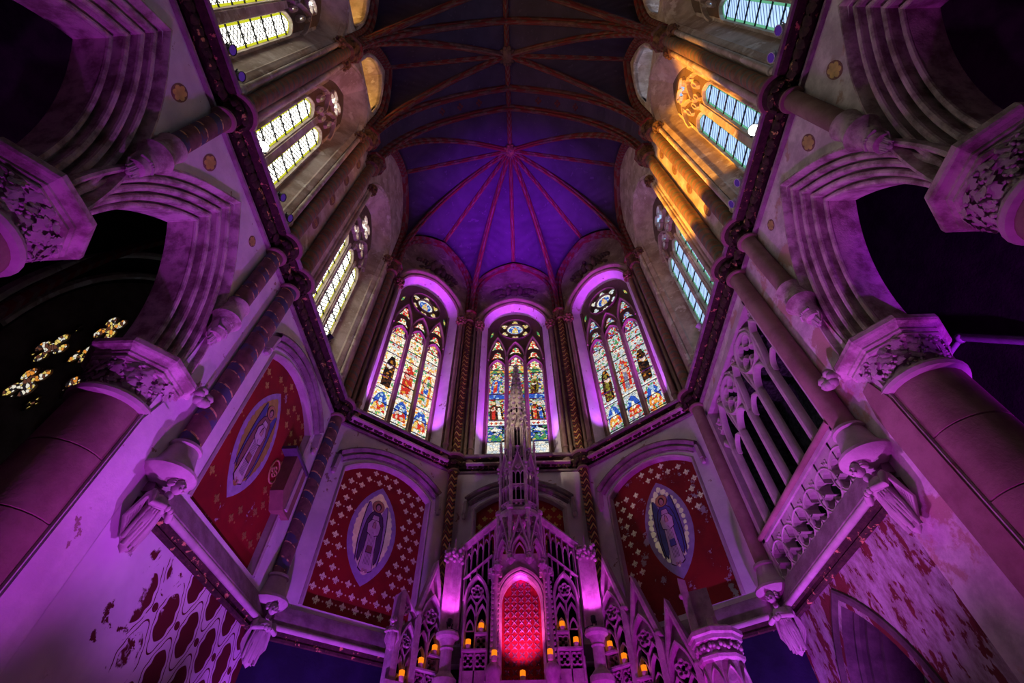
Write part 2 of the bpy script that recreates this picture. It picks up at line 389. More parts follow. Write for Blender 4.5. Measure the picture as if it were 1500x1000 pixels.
def jambed(path, zb): return [(path[0][0], zb)]+path+[(path[-1][0], zb)]
ROLL_ = lambda a0, a1, d, h: [(a0, d-.02)]+[(a0+(a1-a0)*(.5-.5*cos(pi*i/6)), d+h*sin(pi*i/6)) for i in range(7)]+[(a1, d-.02)]
def roll_(cx, cd, r, a0=-40, a1=200, n=6): return [(cx-r*cos(radians(a0+(a1-a0)*i/n)), cd+r*sin(radians(a0+(a1-a0)*i/n))) for i in range(n+1)]
ARCH_PROF = [(0, -.84), (0, -.42)]+roll_(.038, -.37, .040)+[(.085, -.43), (.11, -.40)]+roll_(.150, -.245, .046)+[(.205, -.33), (.23, -.30)]+roll_(.270, -.145, .046)+[(.325, -.23), (.345, -.19)]+roll_(.385, -.06, .044)+[(.435, -.13), (.46, -.11), (.47, -.01), (.485, .05), (.515, .085), (.55, .075), (.57, .03), (.575, -.01)]
SEGP = lambda c: seg(c, 1.27, 7.55, 8.05)
def panel_poly(c): p = seg(c, 1.27, 7.55, 8.05); return [(c+1.27, 4.2), (c-1.27, 4.2)]+p
def stilt(c, hw, zs, st, za, n): L = lancet(c, hw, zs+st, za, n-2); return [(L[0][0], zs), (L[0][0]+1e-4, zs+st*.5)]+L+[(L[-1][0]-1e-4, zs+st*.5), (L[-1][0], zs)]
def formeret(c, hw, apex): return stilt(c, hw, ZCAP, 1.9 if hw > 1.5 else 2.0, apex, 14)
BAYS = [(C1, 1.17, .95, 22.35), (C2, 1.17, .95, 22.35), (C3, 1.17, .95, 22.35), (C0, 1.92, 1.28, 21.9)]
def side(fr, name, left):
    # ---- nave-side wall, arcade storey
    wl = MB()
    for c in (C1, C2):
        strips(wl, fr, lin(c-1.325, c+1.325, 36), arc_z(c, .49), K(9.0))
    strips(wl, fr, [-4.2, YE], K(ZF), K(9.0)); strips(wl, fr, [4.6, 5.75], K(ZF), K(9.0))
    for c in (4.6, YE): wl.face(fr.w(c, ZF), fr.w(c, 6.25), fr.w(c, 6.25, -1.05), fr.w(c, ZF, -1.05))
    if left:
        strips(wl, fr, [5.75]+lin(C0-1.27, C0+1.27, 16)+[9.62], K(3.6), K(9.0), [(C0-1.27, C0+1.27, K(4.2), curve_z(SEGP(C0)))])
    else:
        strips(wl, fr, [5.75, 5.80, 9.36, 9.62], K(3.6), K(9.0), [(5.80, 9.36, K(3.78), K(8.48))])
    # back face of the arcade wall towards the aisle
    for c in (C1, C2): strips(wl, fr, lin(c-1.325, c+1.325, 20), arc_z(c, .02), K(9.5), d=-.84)
    strips(wl, fr, [4.6, 9.62 if left else 5.45], K(ZF), K(9.5), d=-1.0); strips(wl, fr, [-4.2, YE], K(ZF), K(9.5), d=-1.0)
    root = wl.build('wall_'+name, 'plaster' if left else 'plaster_worn', kind='structure')
    tag(root, 'pale plastered chancel wall with red angel panel beside arcade arches' if left else 'flaking plastered chancel wall with stone tracery screen beside arcade arches')
    # ---- dado below the lower string
    dd = MB()
    if left: strips(dd, fr, [5.2, 9.62], K(ZF), K(3.7), d=.004)
    else: strips(dd, fr, [5.75]+lin(7.95-1.1, 7.95+1.1, 18)+[9.62], K(ZF), K(3.7), [(7.95-1.1, 7.95+1.1, K(ZF), curve_z(lancet(7.95, 1.1, 1.0, 3.12)))])
    dd.build('painted_dado', 'diaper_wall' if left else 'flaking_wall', root)
    # ---- arcade arches
    for c in (C1, C2):
        am = MB(); am.sweep(fr, lancet(c, AHW, AZS, AZA, 16), ARCH_PROF, pclosed=False)
        am.build('arch_moulding', 'arch_stone', root, smooth=32)
    # ---- clerestory and lunettes
    cw = MB()
    for c, fh, wh, ap in BAYS:
        f = formeret(c, fh, ap); wa = lancet(c, wh, 16.5, 18.35, 12); go = lancet(c, .80, 19.6, 21.25 if fh < 1.5 else 0, 10) if fh < 1.5 else None
        holes = [(c-wh, c+wh, K(9.0), curve_z(wa))]
        ss = sorted(set([round(x, 4) for x in lin(c-fh, c+fh, 40)]+[round(c-wh, 4), round(c+wh, 4)]+([round(c-.8, 4), round(c+.8, 4)] if go else [])))
        if go: holes.append((c-.8, c+.8, K(18.75), curve_z(go)))
        strips(cw, fr, ss, K(9.0), curve_z(f), holes)
        if go:                                           # open gallery recess, lit by an added glowing panel out of view
            loft(cw, fr, jambed(go, 18.75), 0, jambed(go, 18.75), -1.3); cw.face(*[fr.w(a, b, d) for a, b, d in ((c-.8, 18.75, 0), (c+.8, 18.75, 0), (c+.8, 18.75, -1.3), (c-.8, 18.75, -1.3))])
        inner = lancet(c, wh-.26, 16.1, 17.55, 12)
        loft(cw, fr, jambed(wa, 9.0), 0, jambed(inner, 9.3), -.5)
        cw.face(fr.w(c-wh, 8.9, 0), fr.w(c+wh, 8.9, 0), fr.w(c+wh-.26, 9.6, -.5), fr.w(c-wh+.26, 9.6, -.5))
    for a, b in ((4.44, 5.60), (1.79, 2.12), (-1.28, -.53), (-4.2, -3.62), (9.4, 9.62)): strips(cw, fr, [a, b], K(9.0), K(ZCAP+(8 if a == 4.44 else 1.2)))
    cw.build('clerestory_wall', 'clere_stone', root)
    for c, fh, wh, ap in BAYS:
        wa = jambed(lancet(c, wh, 16.5, 18.35, 12), 9.0)
        hm = MB(); hm.sweep(fr, wa, [(-.06, -.16), (-.06, -.06), (-.02, -.02), (.0, .02), (.04, .05), (.08, .03), (.10, -.01), (.13, .05), (.17, .07), (.21, .05), (.23, -.02)], pclosed=False)
        hm.build('window_moulding', 'clere_stone', root, smooth=32)
        fm = MB(); fm.sweep(fr, formeret(c, fh, ap), [(-.20, -.02), (-.20, .08), (-.13, .14), (-.06, .10), (-.04, .16), (.06, .22), (.14, .16), (.14, -.05)], pclosed=False)
        fm.build('wall_rib', 'rib_painted', root, smooth=35)
        if fh < 1.5:
            gm = MB(); gm.sweep(fr, jambed(lancet(c, .80, 19.6, 21.25, 10), 18.75), [(0, -.12), (0, -.02), (.03, .03), (.07, .05), (.11, .03), (.13, -.02)], pclosed=False)
            gm.build('gallery_moulding', 'clere_stone', root, smooth=32)
            gp = MB(); gp.prism(fr, [(c-.8, 18.75), (c+.8, 18.75), (c+.8, 19.4), (c-.8, 19.4)], -1.28, -1.25)
            gp.build('gallery_glow_panel', 'gallery_glow_l' if left else 'gallery_glow_r', root)  # emissive strip low at the back, added to brighten the soffit
            gb = MB(); gb.face(*[fr.w(a, b, -1.3) for a, b in ((c-.85, 18.7), (c+.85, 18.7), (c+.85, 21.4), (c-.85, 21.4))]); gb.build('gallery_back', 'clere_stone', root)
    # ---- upper string course: two fillets and a hollow full of leaves
    path = [(-4.2, 0), (YA, 0)]
    def run(mb, s0, s1, prof):
        mb.sweep(fr, [(s0, ZS), (s1, ZS)], prof)
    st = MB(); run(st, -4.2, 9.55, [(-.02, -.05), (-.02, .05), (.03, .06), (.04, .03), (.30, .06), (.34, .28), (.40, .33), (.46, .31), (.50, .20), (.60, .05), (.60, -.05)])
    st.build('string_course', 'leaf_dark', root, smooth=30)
    fl = MB(); run(fl, -4.2, 9.55, [(.37, .30), (.37, .355), (.43, .37), (.47, .345), (.48, .29)]); run(fl, -4.2, 9.55, [(-.045, -.02), (-.045, .075), (.0, .085), (.025, .06), (.025, -.02)])
    fl.build('string_fillet', 'hood_stone', root, smooth=30)
    lf = MB(); s = -.4; k = 0
    while s < 9.4:
        leaf_lump(lf, fr, s, ZS+.18, .10, .14, k); s += .155; k += 1
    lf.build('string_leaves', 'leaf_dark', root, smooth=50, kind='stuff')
    # ---- lower string (ledge)
    ledge(fr, 5.35, 9.6, root)
    # ---- painted medallions in the spandrels
    for (s, z, rs, rz) in ((1.40, 8.10, .13, .21), (2.46, 8.12, .13, .20), (4.05, 8.40, .10, .13)):
        md = MB(); md.prism(fr, circle(s, z, rs, 20, rz), -.01, .006); mo = md.build('medallion', 'robe_brown', root)
        gd = MB()
        for q in range(6): gd.prism(fr, circle(s+rs*.55*cos(q*pi/3), z+rz*.55*sin(q*pi/3), rs*.32, 8, rz*.32), 0, .010)
        gd.prism(fr, circle(s, z, rs*.3, 8, rz*.3), 0, .010); gd.build('gilding', 'gold', mo)
    return root
def ledge(fr, s0, s1, root, k=1.0):
    a = MB(); a.sweep(fr, [(s0, 3.62), (s1, 3.62)], [(.10, -.02), (.10, .15*k), (.13, .16*k), (.46, .035), (.46, -.02)]); a.build('ledge', 'hood_stone', root, smooth=30)
    b = MB(); b.sweep(fr, [(s0, 3.62), (s1, 3.62)], [(x+.055, d+.13*k) for x, d in circle(0, 0, .055, 10)]); b.build('ledge_roll', 'pale_stone', root, smooth=50)
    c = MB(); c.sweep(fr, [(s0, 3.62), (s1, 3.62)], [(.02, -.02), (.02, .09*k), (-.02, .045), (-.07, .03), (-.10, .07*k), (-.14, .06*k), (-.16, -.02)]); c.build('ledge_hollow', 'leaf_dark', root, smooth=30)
def leaf_lump(mb, fr, s, z, r, d, k):
    """one curled leaf of carved foliage"""
    a = (-1)**k*.7; ca, sa = cos(a), sin(a); g = []
    for i in range(5):
        t = i/4; wd = r*(.35+.75*sin(pi*min(1, t*.9+.12)))*(1.15 if i % 2 else .8)
        for j in (-1, -.4, .4, 1):
            x = j*wd; y = -r*1.3+t*2.6*r; dd = d+.05*sin(pi*t)+.035*(1-abs(j)) - (.05 if i == 4 else 0)
            g.append(fr.w(s+x*ca-y*sa, z+x*sa+y*ca, dd))
    mb.add(g, [(i*4+j, i*4+j+1, i*4+j+5, i*4+j+4) for i in range(4) for j in range(3)])
WL = side(FL, 'left', True); WR = side(FR, 'right', False)
# ------------------------------------------------------------------ apse walls
def apse(fr, name, c, half, label):
    wl = MB(); s0, s1 = c-half, c+half
    strips(wl, fr, sorted(set([s0, s1]+lin(c-1.27, c+1.27, 16))), K(3.6), K(9.0), [(c-1.27, c+1.27, K(4.2), curve_z(SEGP(c)))])
    root = wl.build('wall_'+name, 'plaster', kind='structure'); tag(root, label)
    dd = MB(); strips(dd, fr, [s0, s1], K(ZF), K(3.7)); dd.build('painted_dado', 'blue_wall', root)
    up_ = MB(); f = stilt(c, half-.05, 16.9, 1.8, 21.4, 14); wa = lancet(c, 1.40, 16.35, 18.0, 12)
    strips(up_, fr, sorted(set([round(x, 4) for x in lin(s0+.05, s1-.05, 36)]+[round(c-1.40, 4), round(c+1.40, 4)])), K(9.0), curve_z(f), [(c-1.40, c+1.40, K(9.0), curve_z(wa))])
    strips(up_, fr, [s0, s0+.05], K(9), K(17)); strips(up_, fr, [s1-.05, s1], K(9), K(17))
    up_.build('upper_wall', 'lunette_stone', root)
    inner = lancet(c, 1.16, 16.6, 17.75, 12); rv = MB()
    loft(rv, fr, jambed(wa, 9.05), 0, jambed(inner, 9.45), -.42); rv.build('window_reveal', 'plaster', root)
    sl = MB(); sl.prism(fr, [(c-1.6, 8.95), (c+1.6, 8.95), (c+1.6, 9.0), (c-1.6, 9.0)], -.02, .30)
    sl.face(fr.w(c-1.42, 9.0, .28), fr.w(c+1.42, 9.0, .28), fr.w(c+1.16, 9.55, -.42), fr.w(c-1.16, 9.55, -.42)); sl.build('window_sill', 'clere_stone', root)
    hm = MB(); hm.sweep(fr, lancet(c, 1.40, 16.35, 18.0, 14), [(-.0, -.06), (-.0, .03), (.05, .07), (.09, .03), (.11, .0), (.16, .10), (.22, .16), (.30, .17), (.36, .10), (.38, .02), (.38, -.05)], pclosed=False)
    hm.build('window_arch', 'pink_stone', root, smooth=32)
    fm = MB(); fm.sweep(fr, f, [(-.24, -.02), (-.24, .08), (-.16, .13), (-.10, .09), (-.06, .16), (.04, .20), (.10, .14), (.10, -.05)], pclosed=False); fm.build('wall_rib', 'rib_painted', root, smooth=35)
    # carved angel pair on the lunette
    an = MB()
    for q in (-1, 1):
        an.ball(fr.w(c+q*.28, 19.0, .05), .16, .16, .36); an.ball(fr.w(c+q*.20, 19.42, .10), .10, .10, .12)
        for j in range(5): an.ball(fr.w(c+q*(.45+.14*j), 18.95+.11*j-.03*j*j, .03), .12, .06, .26-.025*j)
        an.ball(fr.w(c+q*.55, 18.65, .03), .22, .06, .12); an.ball(fr.w(c+q*.8, 18.5, .03), .16, .06, .09)
    an.ball(fr.w(c, 18.85, .05), .22, .1, .28); an.build('lunette_carving', 'dark_stone', root, smooth=60)
    # panel recess mouldings: hood above, chamfered frame round
    pan_frame(fr, c, root)
    st = MB(); P = [(-.02, -.05), (-.02, .05), (.03, .06), (.04, .03), (.30, .06), (.34, .24), (.40, .28), (.46, .27), (.50, .18), (.60, .05), (.60, -.05)]
    st.sweep(fr, [(s0+.05, ZS), (s1-.05, ZS)], P); st.build('string_course', 'leaf_dark', root, smooth=30)
    fl = MB()
    for pf in ([(.37, .26), (.37, .31), (.43, .32), (.47, .30), (.48, .25)], [(-.045, -.02), (-.045, .075), (.0, .085), (.025, .06), (.025, -.02)]): fl.sweep(fr, [(s0+.05, ZS), (s1-.05, ZS)], pf)
    fl.build('string_fillet', 'hood_stone', root, smooth=30)
    lf = MB(); s = s0+.2; k = 0
    while s < s1-.15: leaf_lump(lf, fr, s, ZS+.18, .10, .13, k); s += .16; k += 1
    lf.build('string_leaves', 'leaf_dark', root, smooth=50, kind='stuff')
    ledge(fr, s0+.05, s1-.05, root, .7)
    return root
def pan_frame(fr, c, root, t=1.27):
    fm = MB(); pth = [(c-t, 4.2)]+SEGP(c)+[(c+t, 4.2)]
    fm.sweep(fr, pth+[], [(0, -.14), (0, -.02), (-.035, -.14)], closed=True)
    fm.sweep(fr, pth, [(0, -.14), (.0, .02), (.04, .045), (.08, .02), (.09, -.02)], pclosed=False); fm.build('panel_frame', 'pale_stone', root, smooth=30)
    hd = MB(); hp = seg(c, 1.40, 7.68, 8.20)
    hd.sweep(fr, hp, [(0, -.02), (.0, .04), (.03, .03), (.05, .09), (.09, .12), (.13, .10), (.15, .05), (.18, .13), (.24, .17), (.29, .15), (.31, .05), (.31, -.02)], pclosed=False)
    hd.build('hood_mould', 'hood_stone', root, smooth=30)
    for q in (-1, 1):
        hs = MB(); hs.sweep(fr, [(c+q*1.54, 7.78), (c+q*1.57, 7.38)], bar(.16, .15, .02)); hs.ball(fr.w(c+q*1.57, 7.32, .07), .07, .07, .10); hs.build('hood_stop', 'pale_stone', root, smooth=40)
WCL = apse(FCL, 'apse_left', CLEN/2, CLEN/2, 'canted apse wall beside the red angel panel wall')
WCR = apse(FCR, 'apse_right', CLEN/2, CLEN/2, 'canted apse wall beside the stone tracery screen')
WC = apse(FC, 'apse_centre', 0, B[0], 'central apse wall behind the tall stone reredos')
pan_frame(FL, C0, WL)
# ------------------------------------------------------------------ floor, aisles, added closing wall
fl = MB(); fl.face((-12, -4.3, ZF), (12, -4.3, ZF), (12, 13.4, ZF), (-12, 13.4, ZF)); fl.build('floor', 'dark_stone', kind='structure', label='dark stone church floor')
bk = MB(); bk.face((-12, -4.2, ZF), (12, -4.2, ZF), (12, -4.2, 26), (-12, -4.2, 26)); bk.build('wall_closing', 'aisle_wall', kind='structure', label='unseen wall added behind the chancel to shut out daylight')  # out-of-view wall, added to close the space against stray light
AX = 8.5
def aisle(sg, name):
    wb = MB(); x = sg*AX
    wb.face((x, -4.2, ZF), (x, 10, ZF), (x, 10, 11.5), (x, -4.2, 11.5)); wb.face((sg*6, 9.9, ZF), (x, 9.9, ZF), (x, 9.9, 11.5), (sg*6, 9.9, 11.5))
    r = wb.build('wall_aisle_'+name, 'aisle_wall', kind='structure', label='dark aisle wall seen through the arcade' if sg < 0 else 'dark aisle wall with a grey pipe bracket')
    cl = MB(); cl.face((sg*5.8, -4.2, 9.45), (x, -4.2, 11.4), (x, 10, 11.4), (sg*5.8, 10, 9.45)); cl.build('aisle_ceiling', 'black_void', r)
    if sg > 0:   # room behind the tracery screen
        vd = MB(); vd.face((7.2, 5.5, ZF), (7.2, 9.7, ZF), (7.2, 9.7, 9), (7.2, 5.5, 9)); 
        for y_ in (5.5, 9.7): vd.face((5.25, y_, ZF), (7.2, y_, ZF), (7.2, y_, 9), (5.25, y_, 9))
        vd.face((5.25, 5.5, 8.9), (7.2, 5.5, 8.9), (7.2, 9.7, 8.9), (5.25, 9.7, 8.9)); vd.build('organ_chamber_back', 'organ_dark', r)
    return r
WAL = aisle(-1, 'left'); WAR = aisle(1, 'right')
FAL = Fr((-AX, 0), (0, 1), (1, 0))
wm = MB(); wm.sweep(FAL, lancet(5.65, 1.55, 6.4, 10.6, 12), [(0, -.02), (0, .06), (.05, .12), (.12, .12), (.16, .02)], pclosed=False); wm.sweep(FAL, lancet(5.65, 1.25, 6.4, 9.9, 12), bar(.16, .10, .02))
wm.build('aisle_arch', 'clere_stone', WAL, smooth=30)
aw = thing('window_8', 'amber glazed quatrefoil window in the dark aisle wall', None, (-AX, 5.65, 5.3), kind='structure')
pl = MB(); pl.prism(FAL, [(4.5, 3.5), (6.8, 3.5)]+lancet(5.65, 1.15, 6.4, 9.6)[::-1], .01, .04); pl.build('tracery_plate', 'dark_stone', aw)
for (s, z, R, n, rot) in ((5.23, 6.75, .34, 4, 0), (5.72, 7.10, .26, 3, pi/2), (5.72, 7.98, .36, 4, pi/4), (5.42, 6.04, .36, 4, pi/4), (6.10, 6.74, .34, 4, 0), (5.76, 5.86, .14, 4, 0), (6.3, 6.0, .3, 4, pi/4), (5.3, 7.4, .1, 3, 0)):
    q = [(s+(x-s)*.62, z+(y-z)*1.28+(x-s)*.55) for x, y in foil(s, z, R, n, rot, 5)]; g = MB(); g.prism(FAL, q, .04, .05); g.build('pane', 'sg_amber', aw)
    g = MB(); g.sweep(FAL, q, shift(bar(.05, .05, 0), .04), closed=True); g.build('foil_moulding', 'dark_stone', aw)
# transverse aisle arch with a gilded beaded edge
ta = MB(); ta.sweep(FAL, [(a, b) for a, b in lancet(5.2, 1.15, 5.5, 11.0, 14)][:15], [(0, .5), (0, .62), (.10, .66), (.16, .60), (.16, .5)]); ta.build('aisle_rib', 'rib_painted', WAL, smooth=40)
# ------------------------------------------------------------------ arcade columns
def lobed_leaf():
    """crocket leaf: five lobes curling outwards, local x across, y up, z out"""
    mb = MB(); g = []
    for i in range(7):
        t = i/6; wd = (.25+.85*sin(pi*(t*.85+.08)))*(1.35 if i in (1, 3, 5) else .72)
        for j in range(5):
            u = (j-2)/2; z = .18+.55*t*t+.25*(1-abs(u))*sin(pi*t)+(.25*t-.55*max(0, t-.8)*3) ; y = -1+2*t-(.5*max(0, t-.75)*2)
            g.append((u*wd*.6, y, z-.18*abs(u)*(j % 2)))
    mb.add(g, [(i*5+j, i*5+j+1, i*5+j+6, i*5+j+5) for i in range(6) for j in range(4)])
    me = mb.mesh('leaf', (0, 0, 0), 70); return me
LEAF = lobed_leaf(); LEAFS = {}
def leaf_mesh(mat):
    if mat not in LEAFS:
        q = LEAF.copy(); q.materials.append(MATS[mat]); LEAFS[mat] = q
    return LEAFS[mat]
def leafat(parent, c, ang, r, z, size, mat, tilt=0, name='leaf', roll=0):
    out = Vector((cos(ang), sin(ang), 0)); side_ = Vector((-sin(ang), cos(ang), 0))
    M = Matrix((side_, Vector((0, 0, 1)), out)).transposed().to_4x4() @ Matrix.Rotation(tilt, 4, 'X') @ Matrix.Rotation(roll, 4, 'Z') @ Matrix.Diagonal((size, size, size*.8, 1))
    M.translation = Vector(c)+out*r+Vector((0, 0, z)); return put(name, leaf_mesh(mat), M, parent)
def column(c, label, drums):
    t = thing('arcade_column', label, 'column', (c[0], c[1], ZF), 'arcade columns' if drums else None)
    b = Vector((c[0], c[1], 0)); z0 = ZF; zz = [ZF, -.2, .9, 1.9, 2.8, 3.65, 4.42]
    for a, e in zip(zz, zz[1:]):
        d = MB(); d.lathe(b, [(.44, a), (.46, a+.012), (.46, e-.012), (.44, e)], 28); d.build('drum', 'pink_stone', t, smooth=40)
    bl = MB(); bl.lathe(b, [(.46, 4.40), (.52, 4.43), (.54, 4.48), (.52, 4.53), (.45, 4.56), (.44, 4.64), (.45, 4.78), (.49, 4.90), (.56, 4.97)], 28); bell = bl.build('capital_bell', 'pale_stone', t, smooth=40)
    o = MB(); k = 1/cos(pi/8)
    o.lathe(b, [(r*k, z) for r, z in ((.50, 4.92), (.56, 4.93), (.58, 4.96), (.57, 5.0), (.60, 5.03), (.60, 5.06), (.64, 5.10), (.68, 5.12), (.70, 5.15), (.70, 5.22), (.67, 5.26), (.3, 5.27))], 8, pi/8)
    o.build('abacus', 'arch_stone', t)
    for row, (n, z, r, s) in enumerate(((16, 4.70, .45, .075), (18, 4.80, .49, .080), (20, 4.90, .54, .065), (16, 4.84, .52, .05))):
        s *= 1.25
        for i in range(n):
            leafat(bell, b, 2*pi*(i+row*.5)/n, r, z, s*random.uniform(.9, 1.15), 'pale_stone', random.uniform(-.5, .2), roll=random.uniform(-.9, .9))
    fo = MB()
    for q in range(190):
        a_ = q*2.39996; v = (q % 19)/18; rr = .455+.11*v**1.5; fo.ball(b+Vector((cos(a_)*rr, sin(a_)*rr, 4.60+.34*v)), random.uniform(.018, .042), random.uniform(.018, .042), random.uniform(.018, .036), 6)
    fo.build('carved_berries', 'pale_stone', bell, smooth=60, kind='stuff')
    return t
for sg, nm in ((-1, 'beside the red angel panel wall'), (1, 'beside the wall of the stone tracery screen')):
    column((sg*5.5, YC), 'round respond column with leafy octagonal capital, '+nm.replace('the wall of ', ''), False)
    column((sg*5.5, YD), 'free-standing round column between two arches, '+('angel panel side' if sg < 0 else 'tracery screen side'), False)
    column((sg*5.5, YE), 'round column beyond the free-standing one, towards the nave, '+('angel panel side' if sg < 0 else 'tracery screen side'), False)
    fr = FL if sg < 0 else FR; wr = WL if sg < 0 else WR
    ls = MB()
    for q in range(9): a = q*2.4; ls.ball(fr.w(5.05+.09*cos(a), 5.16+.10*sin(a), .20+.03*(q % 3)), .085, .085, .075)
    ls.build('label_stop', 'pale_stone', wr, smooth=60)
    jb = MB(); jb.box(fr, 4.62, 5.0, ZF, 4.35, -.6, .03); jb.prism(fr, [(4.62, 4.35), (5.0, 4.35), (4.9, 4.75), (4.72, 4.75)], -.6, .03); jb.build('pier_face', 'plaster' if sg < 0 else 'pink_stone', wr)
    for q in range(2):    # spandrel corner stones proud of the plaster
        pass
# ------------------------------------------------------------------ wall shafts: corbel, shaft, rings, capital
def figure_bust(mb, c, out, s=1.0):
    """carved angel corbel: head, hair, wings, arms and a trailing pleated robe"""
    c = Vector(c); out = Vector(out).normalized(); sd = Vector((-out.y, out.x, 0)); M = Matrix((sd, out, Vector((0, 0, 1)))).transposed()
    def P(a, b, z): return c+(sd*a+out*b+Vector((0, 0, z)))*s
    def bl(a, b, z, rx, ry, rz, n=8): mb.ball(P(a, b, z), rx*s, ry*s, rz*s, n, M)
    bl(0, .25, -.10, .072, .085, .095, 12); bl(0, .335, -.115, .016, .022, .026)
    for q in (-1, 1): bl(q*.028, .318, -.088, .016, .016, .012); bl(q*.026, .315, -.15, .022, .02, .016)
    for j in range(13):
        a = -.3+pi*1.19*j/12; bl(.088*cos(a), .20, -.075+.088*sin(a), .030, .055, .030)
    bl(0, .19, -.21, .05, .06, .06); bl(0, .13, -.33, .17, .11, .11); bl(0, .10, -.50, .14, .10, .20); bl(0, .05, -.72, .09, .07, .20)
    for q in (-1, 1):
        mb.tube([P(q*.16, .14, -.28), P(q*.19, .21, -.42), P(q*.06, .29, -.40)], .052*s, 8, .034*s); bl(q*.03, .30, -.40, .035, .03, .045)
        for j in range(7):
            t = j/6; mb.tube([P(q*(.10+.012*j), .08, -.20-.02*j), P(q*(.165+.008*j), .07-.008*j, -.36-.04*j), P(q*(.13-.012*j), .06, -.60-.045*j)], .034*s, 6, .018*s)
    for j in range(9):
        x = -.13+.0325*j; mb.tube([P(x*.8, .20-.5*abs(x), -.42), P(x, .17-.5*abs(x), -.62), P(x*.9+.02*sin(j*2.1), .10-.3*abs(x), -.80-.03*(j % 3))], .018*s, 6, .026*s)
def small_capital(t, c, z, r, mat='gilt_capital', hexed=True, h=.50, leaves=8):
    r *= 1.3
    bl = MB(); bl.lathe(Vector((c[0], c[1], z-h)), [(r*1.25, 0), (r*1.35, .03), (r*1.05, .07), (r*1.05, h*.4), (r*1.3, h*.75), (r*1.6, h)], 12); cap = bl.build('capital', mat, t, smooth=40)
    for row in range(2):
        for i in range(leaves): leafat(cap, (c[0], c[1], 0), 2*pi*(i+row*.5)/leaves, r*(1.12+.3*row), z-h*(.62-.34*row), r*.62, mat, -.1)
    ab = MB(); ab.lathe(Vector((c[0], c[1], z)), [(r*1.6, -.01), (r*1.85, .02), (r*1.95, .06), (r*1.95, .12), (r*1.7, .15)], 8, pi/8); ab.build('abacus', 'rib_painted', t)
def wall_shaft(fr, s, d, zb, label, mat_lo, mat_hi, r=.17, corbel=True, bust=True, cap_z=ZCAP, group=None):
    p = fr.w(s, 0, d); t = thing('wall_shaft', label, 'wall shaft', (p.x, p.y, zb-.9), group)
    lo = MB(); lo.lathe(Vector((p.x, p.y, 0)), [(r, zb+.42), (r, ZS-.02)], 18); lo.build('lower_shaft', mat_lo, t, smooth=50)
    hi = MB(); hi.lathe(Vector((p.x, p.y, 0)), [(r, ZS+.4), (r, cap_z-.40)], 18); hi.build('upper_shaft', mat_hi, t, smooth=50)
    rg = MB(); rg.lathe(Vector((p.x, p.y, ZS)), [(r, -.10), (r+.05, -.09), (r+.06, -.05), (r+.03, -.02), (r+.02, 0)], 20); rg.build('neck_ring', 'pink_stone', t, smooth=40)
    sr = MB(); sr.lathe(Vector((p.x, p.y, ZS)), [(r+.02, 0), (r+.04, .26), (r+.16, .34), (r+.20, .42), (r+.17, .48), (r, .60)], 24); sr.build('string_collar', 'leaf_dark', t, smooth=40)
    sf = MB(); sf.lathe(Vector((p.x, p.y, ZS)), [(r+.19, .36), (r+.225, .38), (r+.235, .43), (r+.20, .47)], 24); sf.build('collar_fillet', 'pink_stone', t, smooth=40)
    lv = MB()
    for q in range(14):
        a = 2*pi*q/14; f2 = Fr((p.x+cos(a)*(r+.03), p.y+sin(a)*(r+.03)), (-sin(a), cos(a)), (cos(a), sin(a))); leaf_lump(lv, f2, 0, ZS+.18, .07, .05, q)
    lv.build('collar_leaves', 'leaf_dark', t, smooth=50, kind='stuff')
    cb = MB()
    if bust:
        cb.lathe(Vector((p.x, p.y, zb)), [(.08, -.20), (r+.08, -.14), (r+.17, -.09), (r+.21, -.03), (r+.20, .02), (r+.14, .05), (r+.09, .16), (r+.055, .30), (r+.035, .40), (r+.07, .42), (r+.06, .47), (r+.01, .49)], 20)
        cb.build('corbel_drum', 'pale_stone', t, smooth=40)
        fb = MB(); figure_bust(fb, fr.w(s, zb-.10, d-.02), fr.N, 1.12); fb.build('carved_angel', 'pale_stone', t, smooth=60)
    else:
        cb.lathe(Vector((p.x, p.y, zb)), [(.05, -.48), (.12, -.44), (.15, -.30), (.16, -.16), (r+.05, -.06), (r+.09, 0), (r+.05, .06), (r+.03, .3), (r+.05, .36), (r+.06, .42), (r+.01, .46)], 20); cb.build('corbel_drum', 'arch_stone', t, smooth=40)
        fb = MB(); figure_bust(fb, fr.w(s, zb-.06, d-.04), fr.N, .62); fb.build('carved_figure', 'pale_stone', t, smooth=60)
        for q in range(6): leafat(t, (p.x, p.y, 0), 2*pi*q/6, .12, zb-.16, .08, 'pale_stone', .2)
    small_capital(t, (p.x, p.y), cap_z, r, 'gilt_capital')
    return t
for fr, L in ((FL, True), (FR, False)):
    side_ = 'on the angel panel wall' if L else 'on the tracery screen wall'
    lo1 = 'shaft_painted' if L else 'pink_stone'
    wall_shaft(fr, YB, .13, 4.05, 'long round wall shaft on a carved angel corbel '+side_, lo1, 'shaft_green', .17)
    wall_shaft(fr, YC, .13, 6.55, 'short wall shaft on carved corbel beside the long shaft '+side_, 'shaft_painted' if L else 'pink_stone', 'shaft_green', .16, bust=False)
    wall_shaft(fr, YD, .13, 6.75, 'wall shaft on carved corbel between two arcade arches '+side_, lo1, 'shaft_green', .16, bust=False)
    wall_shaft(fr, YE, .13, 6.75, 'wall shaft beyond the second arcade arch '+side_, lo1, 'shaft_green', .16, bust=False)
    p = fr.w(YA, 0, .13); fd = Fr((p.x, p.y), (fr.X.x, fr.X.y), (fr.N.x*.8, -.6))
    wall_shaft(fd, 0, 0, 4.05, 'corner shaft on angel corbel where the apse meets the '+('angel panel wall' if L else 'tracery screen wall'), lo1, 'shaft_green', .15, cap_z=16.9)
